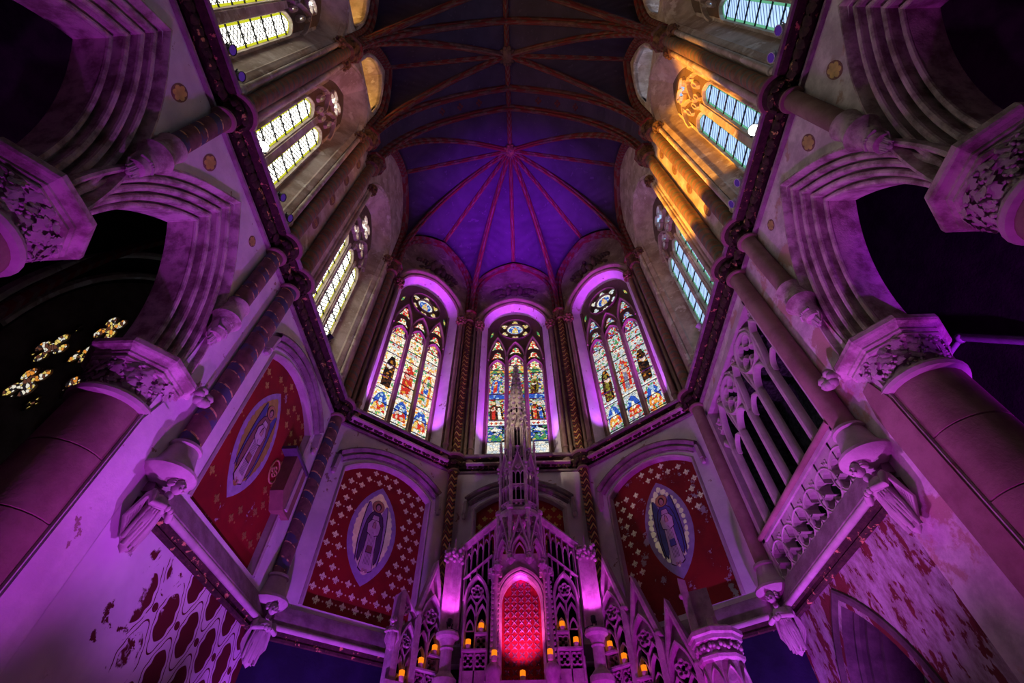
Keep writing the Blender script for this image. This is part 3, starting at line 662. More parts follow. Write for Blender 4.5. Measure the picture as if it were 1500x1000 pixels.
for sg in (-1, 1):
    fd = Fr((sg*1.97, 12.05), (1, 0), (-sg*.35, -1)); wall_shaft(fd, 0, 0, 2.2, 'slender gilded spiral shaft in the apse corner, '+('angel panel side' if sg < 0 else 'tracery screen side'), 'shaft_spiral', 'shaft_spiral', .13, bust=False, cap_z=16.9)
# ---- window colonnettes
def colonnette(fr, s, d, z0, z1, r, root, mat='clere_stone'):
    p = fr.w(s, 0, d); cn = MB(); cn.lathe(p, [(r*1.8, z0), (r*1.8, z0+.25), (r*1.5, z0+.3), (r, z0+.34), (r, z0+.55), (r*1.45, z0+.58), (r*1.45, z0+.63), (r, z0+.66), (r, z1-.3)], 12); o = cn.build('colonnette', mat, root, smooth=40)
    cp = MB(); cp.lathe(p, [(r*1.2, z1-.36), (r*1.7, z1-.33), (r*1.2, z1-.29), (r*2.2, z1-.06), (r*2.9, z1-.02), (r*2.9, z1+.06), (r, z1+.07)], 10)
    for q in range(16): cp.ball(p+Vector((cos(q*pi/4)*r*(2.5-.3*(q//8)), sin(q*pi/4)*r*(2.5-.3*(q//8)), z1-.10-.06*(q % 2)-.1*(q//8))), r*.75, n=6)
    cp.build('colonnette_capital', 'gilt_capital', o, smooth=40)
for fr, root in ((FL, WL), (FR, WR)):
    for c, fh, wh, ap in BAYS:
        for q in (-1, 1): colonnette(fr, c+q*(wh+.11), .09, 9.25, 16.5, .065, root)
for fr, root, c in ((FCL, WCL, CLEN/2), (FCR, WCR, CLEN/2), (FC, WC, 0)):
    for q in (-1, 1):
        colonnette(fr, c+q*1.52, .10, 9.05, 16.35, .075, root, 'pink_stone'); colonnette(fr, c+q*1.70, .06, 9.05, 16.7, .055, root, 'pink_stone')
# ------------------------------------------------------------------ vault
vt = thing('ceiling', 'dark boarded ribbed vault glowing violet over the apse', None, (0, 5, 17), kind='structure')
WEB = MB()
def ribcurve(p0, p1, n=14, st=0):
    """pointed-arch quadrant in plan from p0 (springing) to p1 (crown)"""
    p0, p1 = Vector(p0), Vector(p1)
    if st: return [p0, p0+Vector((0, 0, st*.5))]+ribcurve(p0+Vector((0, 0, st)), p1, n-2)
    dx = Vector((p1.x-p0.x, p1.y-p0.y, 0)); Lh = dx.length; h = p1.z-p0.z; pts = []
    if h > Lh:
        R = (Lh*Lh+h*h)/(2*Lh); a1 = atan2(h, R-Lh)
        for i in range(n+1): a = a1*i/n; pts.append(p0+dx*((R-R*cos(a))/Lh)+Vector((0, 0, R*sin(a))))
    else:
        for i in range(n+1):
            u = 1-cos(i/n*pi/2); pts.append(p0+dx*u+Vector((0, 0, h*(.86*sqrt(max(0, 1-(1-u)**2))+.14*u))))
    return pts
def web(a, b):
    n = len(a); k = 4; vs = []
    for i in range(n):
        for j in range(k+1): vs.append(a[i].lerp(b[i], j/k)+Vector((0, 0, .06)))
    WEB.add(vs, [(i*(k+1)+j, i*(k+1)+j+1, (i+1)*(k+1)+j+1, (i+1)*(k+1)+j) for i in range(n-1) for j in range(k)])
def rib(pts, wdt=.13, dep=.22, mat='rib_painted', name='rib'):
    mb = MB(); vs = []; n = len(pts); prof = [(-1, .25), (-1, 0), (-.75, -.35), (-.45, -.45), (-.35, -.85), (0, -1), (.35, -.85), (.45, -.45), (.75, -.35), (1, 0), (1, .25)]
    hd = (pts[-1]-pts[0]); hd.z = 0
    sd = Vector((-hd.y, hd.x, 0)).normalized()
    for i in range(n):
        t = (pts[min(i+1, n-1)]-pts[max(i-1, 0)]).normalized(); nn = t.cross(sd).normalized()
        if nn.z < 0: nn = -nn
        if abs(t.z) > .999: nn = (-hd.normalized())
        vs += [pts[i]+sd*(a*wdt)+nn*(b*dep) for a, b in prof]
    k = len(prof); mb.add(vs, [(i*k+q, i*k+q+1, (i+1)*k+q+1, (i+1)*k+q) for i in range(n-1) for q in range(k-1)])
    return mb.build(name, mat, vt, smooth=32)
def ridge(p0, p1, n=4): p0, p1 = Vector(p0), Vector(p1); return [p0.lerp(p1, i/n) for i in range(n+1)]
XS = 4.92
def bay(y0, y1, boss_y, latz, apexz):
    boss = Vector((0, boss_y, ZR))
    for sg in (-1, 1):
        apex = Vector((sg*XS, boss_y, apexz))
        for ys in (y0, y1):
            spr = Vector((sg*XS, ys, ZCAP)); di = ribcurve(spr, boss); tr = ribcurve(spr, (0, ys, ZR)); fm = ribcurve(spr, apex, 14, 2.0)
            web(di, tr); web(di, fm); rib(di)
        rib(ridge(boss, apex), .10, .16, name='ridge_rib')
    rib(ridge((0, y0, ZR), (0, y1, ZR)), .12, .18, name='ridge_rib')
bay(YD, YC, C1, 0, 22.9); bay(YE, YD, C2, 0, 22.9); bay(-4.2, YE, -2.4, 0, 22.9)
for y in (YB, YC, YD, YE):
    for sg in (-1, 1): rib(ribcurve((sg*XS, y, ZCAP), (0, y, ZR), 18), .15, .28)
# broad painted arch between the paired ribs
for sg in (-1, 1):
    web(ribcurve((sg*XS, YC, ZCAP), (0, YC, ZR)), ribcurve((sg*XS, YB, ZCAP), (0, YB, ZR)))
rib(ridge((0, YC, ZR), (0, YB, ZR)), .12, .18, name='ridge_rib')
# apse umbrella
BO = Vector((0, C0, ZR)); corners = [(-XS, YB, ZCAP), (-XS+.05, YA, 16.9), (-1.95, 12.05, 16.9), (1.95, 12.05, 16.9), (XS-.05, YA, 16.9), (XS, YB, ZCAP)]
apx = [FL.w(C0, 22.3, .08), FCL.w(CLEN/2, 21.75, .08), FC.w(0, 21.75, .08), FCR.w(CLEN/2, 21.75, .08), FR.w(C0, 22.3, .08)]
rc = [ribcurve(c, BO, 16) for c in corners]
for q in range(6): rib(rc[q], .12, .20)
for q in range(5):
    for e in (q, q+1): web(rc[e], ribcurve(corners[e], apx[q], 16, 1.9))
    rib(ridge(BO, apx[q], 5), .10, .17, name='ridge_rib')
for sg, q in ((-1, 0), (1, 5)): web(rc[q], ribcurve((sg*XS, YB, ZCAP), (0, YB, ZR), 16))
rib(ridge((0, YB, ZR), BO), .12, .18, name='ridge_rib')
WEB.build('vault_web', 'vault_board', vt, smooth=60)
for y in (C0, C1, C2):
    bs = MB(); bs.lathe((0, y, ZR-.36), [(.06, 0), (.2, .04), (.3, .14), (.33, .26), (.28, .42)], 14)
    for q in range(10): bs.ball((cos(q*pi/5)*.32, y+sin(q*pi/5)*.32, ZR-.2), .10, .10, .09)
    bs.build('boss', 'gilt_capital' if y == C0 else 'rib_dark', vt, smooth=50)
# painted crosses on the broad arch
for sg in (-1, 1):
    cr = MB(); c = ribcurve((sg*XS, 5.03, ZCAP), (0, 5.03, ZR), 18)
    for i in (15, 13, 11):
        p = c[i]+Vector((0, 0, -.0)); t = (c[i+1]-c[i-1]).normalized()
        for a in range(4):
            dd_ = t*cos(a*pi/2)+Vector((0, 1, 0))*sin(a*pi/2); cr.ball(p+dd_*.10+Vector((0, 0, .03)), .07, .07, .03)
    cr.build('painted_cross', 'rib_red', vt)

# unseen box added over the vault to block stray sky light
rf = MB()
rf.face((-6.6, -4.3, 26), (6.6, -4.3, 26), (6.6, 13.4, 26), (-6.6, 13.4, 26))
rim = [(-6.6, -4.3), (-6.6, 10.1), (-2.6, 13.2), (2.6, 13.2), (6.6, 10.1), (6.6, -4.3)]
for (a, b), (c, d) in zip(rim, rim[1:]): rf.face((a, b, 18.3), (c, d, 18.3), (c, d, 26), (a, b, 26))
rf.build('sky_blocker', 'timber_dark', vt)
# ================================================================== WINDOWS
def pane(fr, poly, d, mat, parent, name='pane'):
    g = MB(); g.prism(fr, poly, d-.006, d); return g.build(name, mat, parent)
def clere_window(n, fr, c, wh, nl, lw, mul, left, zb, ztop, label):
    d = -.50; t = thing('window_%d' % n, label, None, fr.w(c, zb, d), kind='structure')
    gm, bm = ('glass_white', 'glass_border_l') if left else ('glass_sky', 'glass_border_r')
    x0 = c-(nl*lw+(nl-1)*mul)/2; zs, za = 14.1, 14.55
    for i in range(nl):
        a = x0+i*(lw+mul); b = a+lw; L = lancet((a+b)/2, lw/2, zs, za, 6)
        edges = lin(zb, zs, 8)
        for z0, z1 in zip(edges, edges[1:]):
            pane(fr, [(a+.085, z0), (b-.085, z0), (b-.085, z1-.015), (a+.085, z1-.015)], d, gm, t)
            s_ = MB(); s_.box(fr, a, b, z1-.018, z1+.008, d, d+.03); s_.build('saddle_bar', 'black_metal', t)
        pane(fr, [(b-.085, zs), (a+.085, zs)]+[((a+b)/2+(x-(a+b)/2)*.69, zs+(z-zs)*.80) for x, z in L], d, gm, t)
        bo = MB(); pth = [(a, zb)]+L+[(b, zb)]; bo.sweep(fr, pth, [(-.03, d-.006), (-.03, d), (-.088, d), (-.088, d-.006)]); bo.build('border_glass', bm, t)
        fm = MB(); fm.sweep(fr, pth, shift(bar(.075, .09, .03), d)); fm.build('light_frame', 'clere_stone', t, smooth=30)
    for i in range(nl-1):
        a = x0+i*(lw+mul)+lw; mm = MB(); mm.prism(fr, [(a+.02, zb), (a+mul-.02, zb), (a+mul-.02, zs+.3), (a+.02, zs+.3)], d-.05, d+.13); mm.build('mullion', 'clere_stone', t)
    half = (nl*lw+(nl-1)*mul)/2
    for q in (-1, 1):
        jm = MB(); a, b = sorted((c+q*(half-.02), c+q*(wh-.12))); jm.box(fr, a, b, zb-.1, 16.4, d-.06, d+.02); jm.build('jamb', 'clere_stone', t)
    # head tracery: plate with pierced foils
    ar = lancet(c, wh-.14, 16.1, 17.85, 10); pl = MB()
    lo = []
    for i in range(nl):
        a = x0+i*(lw+mul); lo += lancet(a+lw/2, lw/2+.02, zs, za+.06, 5)
    poly = [(c-wh+.14, zs)]+lo+[(c+wh-.14, zs)]+ar[::-1]
    pl.prism(fr, poly, d-.05, d-.01); pl.build('tracery_plate', 'tracery_dark', t)
    if nl == 2: shapes = [(c, 16.35, .40, 4, pi/4), (c-.36, 15.3, .17, 2, pi/2), (c+.36, 15.3, .17, 2, pi/2), (c-.12, 14.95, .15, 2, pi/2), (c+.12, 14.95, .15, 2, pi/2), (c-.42, 15.85, .10, 2, pi/2), (c+.42, 15.85, .10, 2, pi/2)]
    else: shapes = [(c, 16.4, .46, 4, pi/4), (c-.34, 15.35, .30, 3, pi/2), (c+.34, 15.35, .30, 3, pi/2), (c-.75, 15.1, .18, 2, pi/2), (c+.75, 15.1, .18, 2, pi/2), (c, 14.95, .15, 2, pi/2)]
    for (s, z, R, k, rot) in shapes:
        q = foil(s, z, R, k, rot, 6) if k > 2 else [(s+R*.34*cos(2*pi*i/10), z+R*1.45*sin(2*pi*i/10)) for i in range(10)]
        pane(fr, q, d+.004, gm, t); fm = MB(); fm.sweep(fr, q, shift(bar(.08, .09, .01), d), closed=True); fm.build('foil_moulding', 'clere_stone', t, smooth=30)
    for q in (0, 1):
        fm = MB(); fm.sweep(fr, lancet(c+(q-.5)*(wh-.26), (wh-.26)/2+.02, 15.0, 16.0, 8), shift(bar(.09, .11, .01), d)); fm.build('tracery_bar', 'clere_stone', t, smooth=30)
    return t
for fr, left, k in ((FL, True, 1), (FR, False, 4)):
    sd = 'white quarry' if left else 'blue-white quarry'
    wsd = 'above the angel panel side arcade' if left else 'above the tracery screen side arcade'
    clere_window(k, fr, C1, .95, 2, .54, .20, left, 9.45, 17.5, sd+' clerestory window of two lights '+wsd+', nearer the apse')
    clere_window(k+1, fr, C2, .95, 2, .54, .20, left, 9.45, 17.5, sd+' clerestory window of two lights '+wsd+', nearer the nave')
    clere_window({1: 11, 4: 12}[k], fr, C3, .95, 2, .54, .20, left, 9.45, 17.5, sd+' clerestory window of two lights '+wsd.replace('above the arcade of', 'towards the nave above')+', unseen third bay, added for daylight')  # bay behind the view; its glowing windows are added for more daylight
    clere_window(k+2, fr, C0, 1.28, 3, .54, .14, left, 9.45, 17.5, sd+' clerestory window of three lights above the '+('red angel panel' if left else 'stone tracery screen'))
# ---- stained glass of the apse
def sg_figure(fr, s, z, w_, h_, d, parent, robe, mantle, nimbus, head='sg_skin', lean=0.0):
    """standing saint in leaded glass pieces: mantle, robe, arms, head and nimbus"""
    def P(pts): return [(s+x*w_+lean*y*w_, z+y*h_) for x, y in pts]
    pane(fr, P([(-.30, 0), (.32, 0), (.36, .30), (.30, .62), (.12, .76), (-.12, .76), (-.30, .60), (-.36, .3)]), d, mantle, parent, 'mantle_glass')
    pane(fr, P([(-.14, .02), (.16, .02), (.15, .35), (.11, .66), (-.08, .66), (-.15, .35)]), d+.004, robe, parent, 'robe_glass')
    pane(fr, P([(-.26, .46), (-.05, .42), (.16, .50), (.16, .56), (-.05, .50), (-.26, .54)]), d+.007, 'sg_skin', parent, 'arm_glass')
    pane(fr, [(s+lean*.84*w_+.17*w_*cos(a*pi/6), z+.84*h_+.17*w_*sin(a*pi/6)) for a in range(12)], d+.003, nimbus, parent, 'nimbus_glass')
    pane(fr, [(s+lean*.83*w_+.09*w_*cos(a*pi/5), z+.83*h_+.11*w_*sin(a*pi/5)) for a in range(10)], d+.008, head, parent, 'head_glass')
def sg_scene(fr, s, z, w_, h_, d, parent, cols):
    """lower scene: arched canopy over two kneeling figures"""
    def P(pts): return [(s+x*w_, z+y*h_) for x, y in pts]
    pane(fr, P([(-.42, .52), (.42, .52), (.40, .72), (.22, .90), (0, .97), (-.22, .90), (-.40, .72)]), d, cols[0], parent, 'canopy_glass')
    pane(fr, P([(-.40, .42), (.40, .42), (.34, .60), (.12, .70), (-.12, .70), (-.34, .60)]), d+.004, cols[1], parent, 'bed_glass')
    for q in (-1, 1):
        pane(fr, P([(q*.36, .05), (q*.05, .05), (q*.08, .30), (q*.18, .42), (q*.30, .36)]), d+.006, cols[2], parent, 'figure_glass')
        pane(fr, P([(q*.17+.07*cos(a*pi/4), .49+.05*sin(a*pi/4)) for a in range(8)]), d+.009, 'sg_skin', parent, 'head_glass')
    pane(fr, P([(-.12, .62), (.0, .58), (.12, .62), (.06, .80), (-.06, .80)]), d+.007, 'sg_white', parent, 'dove_glass')
def apse_window(n, fr, c, label, style):
    d = -.42; t = thing('window_%d' % n, label, None, fr.w(c, 9.5, d), kind='structure')
    bg, top = {'warm': ('sg_warm', 'sg_warm_red'), 'cool': ('sg_cool', 'sg_cool_red'), 'centre': ('sg_centre', 'sg_warm_red')}[style]
    lw, mul, zb = .58, .165, 9.50; lights = [(c-lw*1.5-mul, 0), (c-lw/2, 1), (c+lw/2+mul, 2)]
    lo = []
    for a, i in lights:
        b = a+lw; m_ = (a+b)/2; zs = 13.95 if i != 1 else 14.2; za = zs+.52; L = lancet(m_, lw/2, zs, za, 6); lo += lancet(m_, lw/2+.02, zs, za+.05, 5)
        if style == 'centre': rows = [9.5, 9.85, 10.35, 11.05, 11.3, 12.35, 12.6, 13.75, zs]
        else: rows = [9.5, 10.0, 10.55, 11.1, 11.7, 12.3, 12.9, 13.45, zs]
        for k, (z0, z1) in enumerate(zip(rows, rows[1:])):
            mat = bg
            if style == 'centre': mat = ['sg_pale', 'sg_pale', 'sg_landscape', 'sg_white', 'sg_centre', 'sg_blue', 'sg_centre', 'sg_yellow'][k]
            pane(fr, [(a, z0), (b, z0), (b, z1), (a, z1)], d, mat, t)
            s_ = MB(); s_.box(fr, a, b, z1-.012, z1+.010, d, d+.025); s_.build('saddle_bar', 'black_metal', t)
        pane(fr, [(b, zs), (a, zs)]+L, d, top, t)
        if style == 'centre':
            for z0, h_, cols in ((9.52, .3, None), (11.08, .2, None), (12.38, .2, None)):
                for q in (-1, 0, 1): pane(fr, foil(m_+q*.17, z0+h_*.5, .07, 4, 0, 3), d+.006, 'sg_red' if z0 != 12.38 else 'sg_blue', t, 'rosette_glass')
            sg_figure(fr, m_-.1, 11.35, .42, .95, d+.004, t, 'sg_red', 'sg_brown', 'sg_yellow'); sg_figure(fr, m_+.13, 11.35, .40, .85, d+.008, t, 'sg_blue' if i else 'sg_white', 'sg_brown', 'sg_pale', lean=-.2)
            sg_figure(fr, m_-.08, 12.65, .46, 1.0, d+.004, t, 'sg_red' if i == 0 else 'sg_brown', 'sg_blue' if i != 2 else 'sg_olive', 'sg_yellow', lean=.15); pane(fr, [(m_-.26, 13.78), (m_+.26, 13.78), (m_, 14.15)], d+.004, 'sg_green', t, 'canopy_glass')
            pane(fr, [(m_-.25, 10.42), (m_-.1, 10.7), (m_+.02, 10.5), (m_+.2, 10.75), (m_+.25, 10.42)], d+.004, 'sg_green', t, 'hill_glass'); pane(fr, [(m_-.2, 10.85), (m_+.1, 10.8), (m_+.18, 10.9), (m_-.05, 10.97)], d+.004, 'sg_white', t, 'cloud_glass')
        else:
            sets = {'warm': [('sg_brown', 'sg_brown', 'sg_pale', .12), ('sg_red', 'sg_red', 'sg_orange', 0), ('sg_pale', 'sg_orange', 'sg_red', .1)], 'cool': [('sg_brown', 'sg_brown', 'sg_red', -.05), ('sg_lilac', 'sg_red', 'sg_pale', -.1), ('sg_olive', 'sg_brown', 'sg_red', -.05)]}[style][i]
            off = (-.35, 0, .1)[i] if style == 'warm' else (.0, 0, -.2)[i]
            sg_figure(fr, m_, 11.28, .54, 1.95, d+.004, t, *sets[:3], lean=sets[3]*.5)
            pane(fr, [(m_+.21*cos(pi*k/8), 13.2+.30*sin(pi*k/8)) for k in range(9)], d+.002, 'sg_pale', t, 'niche_glass')
            for q in (-1, 1): pane(fr, foil(m_+q*.1, 13.36, .08, 3, pi/2, 3), d+.006, 'sg_red', t, 'rosette_glass')
            for q in range(3): pane(fr, foil(m_-.16+q*.16, 13.78, .055, 4, 0, 3), d+.006, ('sg_red', 'sg_green', 'sg_red')[q], t, 'rosette_glass')
            pane(fr, [(a, 11.08), (b, 11.08), (b, 11.2), (a, 11.2)], d+.003, 'sg_white', t, 'label_glass')
            sg_scene(fr, m_, 9.55, lw, 1.5, d+.004, t, ('sg_blue', 'sg_orange' if i != 1 else 'sg_red', 'sg_pale' if style == 'warm' else ('sg_orange' if i == 0 else 'sg_lilac')))
            if i == 2 and style == 'warm':
                for q in range(3): pane(fr, [(m_-.2+.1*q, 11.5+.35*q), (m_+.0+.07*q, 11.45+.35*q), (m_+.03+.07*q, 11.7+.35*q), (m_-.15+.08*q, 11.75+.35*q)], d+.012, ('sg_green', 'sg_blue', 'sg_green')[q], t, 'drapery_glass')
        fm = MB(); fm.sweep(fr, [(a, zb)]+L+[(b, zb)], shift([(-.0, -.03), (-.0, .03), (.05, .10), (.10, .03), (.10, -.03)], d)); fm.build('light_frame', 'pink_stone', t, smooth=30)
        for q in (-1, 1):
            cu = MB(); cu.prism(fr, [(m_+q*lw/2, zs-.05), (m_+q*(lw/2-.11), zs+.12), (m_+q*(lw/2-.10), zs+.3), (m_+q*lw*.36, zs+.30)], d, d+.05); cu.build('cusp', 'pink_stone', t)
    for q in (-1, 1):
        mm = MB(); x = c+q*(lw/2+mul/2); mm.prism(fr, [(x-mul*.35, zb), (x+mul*.35, zb), (x+mul*.35, 14.6), (x-mul*.35, 14.6)], d-.04, d+.17); mm.build('mullion', 'pink_stone', t)
    ar = lancet(c, 1.32, 16.6, 18.1, 10); pl = MB()
    pl.prism(fr, [(c-1.32, 13.9)]+lo+[(c+1.32, 13.9)]+ar[::-1], d-.05, d-.008); pl.build('tracery_plate', 'tracery_dark', t)
    for q in (-1, 1): e = MB(); e.box(fr, c+q*1.17-.06, c+q*1.17+.06, 9.4, 16.7, d-.05, d+.06); e.build('jamb', 'tracery_dark', t)
    rm = 'sg_petal' if style != 'cool' else 'sg_pale'
    rz = 16.55
    pane(fr, circle(c, rz, .36, 24), d+.002, 'sg_white' if style != 'centre' else 'sg_pale', t, 'rose_ring_glass'); pane(fr, circle(c, rz, .27, 20), d+.006, 'sg_blue', t, 'rose_ground_glass')
    pane(fr, [(c-.14, rz-.22), (c+.14, rz-.22), (c+.12, rz+.02), (c, rz+.16), (c-.12, rz+.02)], d+.01, 'sg_petal', t, 'rose_figure_glass'); pane(fr, circle(c, rz+.13, .06, 10), d+.012, 'sg_orange', t, 'head_glass')
    rg = MB(); rg.sweep(fr, circle(c, rz, .38, 24), shift(bar(.07, .08, .01), d), closed=True); rg.sweep(fr, circle(c, rz, .70, 28), shift(bar(.08, .12, .01), d), closed=True); rg.build('rose_moulding', 'tracery_dark', t, smooth=30)
    for k in range(6):
        a = pi/2+k*pi/3; q = foil(c+.53*cos(a), rz+.53*sin(a), .15, 3, a, 4); pane(fr, q, d+.004, rm, t, 'petal_glass')
    for q in (-1, 0, 1):
        m_ = c+q*(lw+mul); z0 = 14.62 if q else 14.92
        pane(fr, [(m_-.24, z0), (m_-.1, z0+.10), (m_+.1, z0+.10), (m_+.24, z0), (m_+.13, z0+.20), (m_+.12, z0+.34), (m_, z0+.42), (m_-.12, z0+.34), (m_-.13, z0+.20)], d+.004, top, t)
        if q: pane(fr, [(m_-.22, z0+.58), (m_-.08, z0+.66), (m_+.1, z0+.66), (m_+.22, z0+.58), (m_+.12, z0+.85), (m_+.08, z0+1.08), (m_, z0+1.15), (m_-.08, z0+1.08), (m_-.12, z0+.85)], d+.004, top, t); pane(fr, [(m_+q*.22, 16.2), (m_+q*.32, 16.05), (m_+q*.30, 16.3), (m_+q*.2, 16.45)], d+.004, 'sg_green', t)
        tb = MB(); tb.sweep(fr, lancet(m_, lw/2+.08, 14.5 if q else 14.7, 16.0 if q else 15.65, 8), shift(bar(.085, .12, .01), d)); tb.build('tracery_bar', 'pink_stone', t, smooth=30)
    return t
apse_window(7, FCL, CLEN/2, 'warm-toned three-light stained glass window beside the angel panel wall', 'warm')
apse_window(9, FC, 0, 'central three-light stained glass window behind the reredos spire', 'centre')
apse_window(10, FCR, CLEN/2, 'cool-toned three-light stained glass window beside the tracery screen wall', 'cool')
# ================================================================== RED PAINTED PANELS
FLEUR = None
def fleur_mesh():
    mb = MB(); f = Fr((0, 0), (1, 0), (0, 0)); f.N = Vector((0, 0, 0))
    def poly(pts, z=.0):
        mb.add([(x, y, z) for x, y in pts]+[(x, y, z+.006) for x, y in pts], [tuple(range(len(pts), 2*len(pts)))]+[(i, (i+1) % len(pts), (i+1) % len(pts)+len(pts), i+len(pts)) for i in range(len(pts))])
    poly([(-.022, -.01), (.022, -.01), (.030, .035), (0, .085), (-.030, .035)])
    for q in (-1, 1): poly([(q*.012, -.012), (q*.03, .02), (q*.06, .03), (q*.072, .005), (q*.06, -.02), (q*.045, -.002), (q*.025, -.025)])
    poly([(-.04, -.022), (.04, -.022), (.04, -.034), (-.04, -.034)]); poly([(-.02, -.034), (.02, -.034), (.028, -.075), (0, -.055), (-.028, -.075)])
    return mb.mesh('fleur_de_lis', (0, 0, 0))
FLEUR = fleur_mesh(); FM = {}
def fleur(parent, fr, s, z, d, mat, sc_=1.0):
    if mat not in FM: q = FLEUR.copy(); q.materials.append(MATS[mat]); FM[mat] = q
    return put('fleur_de_lis', FM[mat], fr.mat(s, z, d) @ Matrix.Diagonal((sc_, sc_, sc_, 1)), parent)
DOT = {}
def inside_m(s, z, c, z0, z1, hw):
    zm = (z0+z1)/2; h = (z1-z0)/2; v = abs(z-zm)/h
    return v < 1.06 and abs(s-c) < hw*sqrt(max(0, 1.1-v*v))+.10
def vesica(c, z0, z1, hw, n=16):
    zm = (z0+z1)/2; h = (z1-z0)/2; R = (hw*hw+h*h)/(2*hw); a = math.asin(h/R)
    r = [(c-(R-hw)+R*cos(-a+2*a*i/n), zm+R*sin(-a+2*a*i/n)) for i in range(n+1)]
    return r+[(2*c-x, 2*zm-z) for x, z in r[1:-1]]
def scallop(c, z0, z1, hw, n=30, amp=.085):
    p = vesica(c, z0, z1, hw, 40); out = []; m_ = len(p)
    for i, (x, z) in enumerate(p):
        k = 1+amp*abs(sin(pi*i*n/m_)); zm = (z0+z1)/2; out.append((c+(x-c)*k*1.0, zm+(z-zm)*(1+.3*(k-1))))
    return out
def angel(fr, c, z0, z1, hw, parent, robe, mantle, wing, gold, worn=0, lilac='lilac', flip=1):
    H = z1-z0; d = -.125
    mand = None
    def flat(name, pts, lay, mat):
        g = MB(); g.prism(fr, pts, d, d+.004+.0035*lay); return g.build(name, mat, mand or parent)
    mand = flat('mandorla', vesica(c, z0, z1, hw), 0, lilac)
    if not worn: flat('gilt_cloud', scallop(c, z0+.10*H, z1-.07*H, hw*.76), 1, gold)
    else:
        for k in range(60):
            p = vesica(c, z0+.12*H, z1-.09*H, hw*.72, 15)
            if k < len(p):
                x, z = p[k]
                if worn == 2 and (abs(z-(z0+H*.3)) < .1*H and x < c): continue
                r = random.uniform(.05, .10) if z > z0+.2*H else random.uniform(.03, .06)
                flat('gilt_petal', [(x+r*cos(q*pi/4)*random.uniform(.7, 1.15), z+r*1.2*sin(q*pi/4)*random.uniform(.7, 1.15)) for q in range(8)], 1, gold)
    def P(pts): return [(c+flip*x*hw*1.12, z0+y*H*1.03) for x, y in pts]
    def fig(name, pts, lay, mat):
        flat(name+'_outline', P([(x*1.05+(.012 if x > 0 else -.012), y+(.006 if y > .5 else -.006)) for x, y in pts]), lay-.5, 'outline'); return flat(name, P(pts), lay, mat)
    for q in (-1, 1): fig('wing', [(q*.14, .64), (q*.22, .72), (q*.30, .78), (q*.36, .78), (q*.41, .70), (q*.45, .55), (q*.46, .40), (q*.42, .26), (q*.37, .20), (q*.33, .34), (q*.28, .50)], 2, wing)
    fig('mantle', [(-.10, .70), (.10, .70), (.24, .66), (.32, .58), (.36, .46), (.37, .34), (.33, .24), (.26, .20), (.22, .30), (.18, .45), (-.18, .45), (-.22, .30), (-.28, .20), (-.35, .24), (-.38, .36), (-.36, .48), (-.31, .59), (-.22, .66)], 3, mantle)
    fig('robe', [(-.10, .66), (.10, .66), (.16, .58), (.17, .45), (.19, .30), (.24, .15), (.12, .13), (.02, .145), (-.10, .125), (-.23, .15), (-.19, .30), (-.17, .45), (-.16, .58)], 4, robe)
    fig('sleeve', [(-.24, .56), (-.21, .48), (-.06, .46), (0, .50), (.06, .46), (.21, .48), (.24, .56), (.12, .61), (-.12, .61)], 5, robe)
    for k in range(5): x = -.10+.05*k; flat('robe_fold', P([(x, .19), (x+.012, .19), (x+.008, .46), (x, .46)]), 5, 'outline')
    fig('apron', [(-.09, .36), (.09, .36), (.10, .30), (-.10, .30)], 6, mantle if mantle != 'robe_dark' else 'robe_brown')
    fig('hand', [(-.06, .53), (.06, .53), (.04, .58), (0, .60), (-.04, .58)], 7, 'skin')
    flat('halo_outline', [(c+.25*hw*1.07*cos(a*pi/10), z0+.778*H+.25*hw*1.07*sin(a*pi/10)) for a in range(20)], 5, 'outline')
    flat('halo', [(c+.25*hw*cos(a*pi/10), z0+.778*H+.25*hw*sin(a*pi/10)) for a in range(20)], 6, 'halo_gold')
    flat('hair', [(c+.135*hw*cos(a*pi/8), z0+.773*H+.17*hw*sin(a*pi/8)) for a in range(16)], 7, 'hair')
    flat('face', [(c+.085*hw*cos(a*pi/8), z0+.765*H+.125*hw*sin(a*pi/8)) for a in range(16)], 8, 'skin')
    for q in (-1, 1): flat('eye', [(c+q*.03*hw+.012*hw*cos(a*pi/4), z0+.771*H+.008*hw*sin(a*pi/4)) for a in range(8)], 9, 'outline')
    flat('mouth', [(c-.02*hw, z0+.75*H), (c+.02*hw, z0+.75*H), (c, z0+.747*H)], 9, 'outline')
    for q in (-1, 1): flat('foot', P([(q*.06-.04, .15), (q*.06+.04, .15), (q*.06+.03, .12), (q*.06-.03, .12)]), 5, 'skin')
    return mand
def red_panel(fr, c, label, mat, m_, gold, fl_mat, keep, angel_kw):
    t = thing('wall_painting', label, 'wall painting', fr.w(c, 4.2, -.13))
    g = MB(); g.prism(fr, panel_poly(c), -.14, -.128); g.build('red_ground', mat, t)
    top = curve_z(SEGP(c)); row = 0; z = 4.42
    while z < 8.0:
        s = c-1.2+(.06 if row % 2 else .21)
        while s < c+1.2:
            if z < top(s)-.12 and not (m_ and inside_m(s, z, *m_)) and keep(s-c, z):
                fleur(t, fr, s, z, -.128, fl_mat, random.uniform(1.08, 1.2))
                if random.random() < .8:
                    dt = MB(); dt.prism(fr, circle(s+.152, z, .018, 6), -.128, -.122); dt.build('gilt_dot', fl_mat, t)
            s += .305
        z += .245; row += 1
    if m_: angel(fr, *m_, t, **angel_kw)
    return t
red_panel(FCL, CLEN/2, 'red panel with vesta-shaped angel, crisp gold fleurs-de-lis and scalloped gilt border'.replace('vesta', 'almond'), 'red_panel', (CLEN/2-.1, 4.93, 7.5, .63), 'cream_gold', 'cream_gold', lambda x, z: True,
          dict(robe='robe_white', mantle='robe_dark', wing='lilac', gold='cream_gold', flip=1))
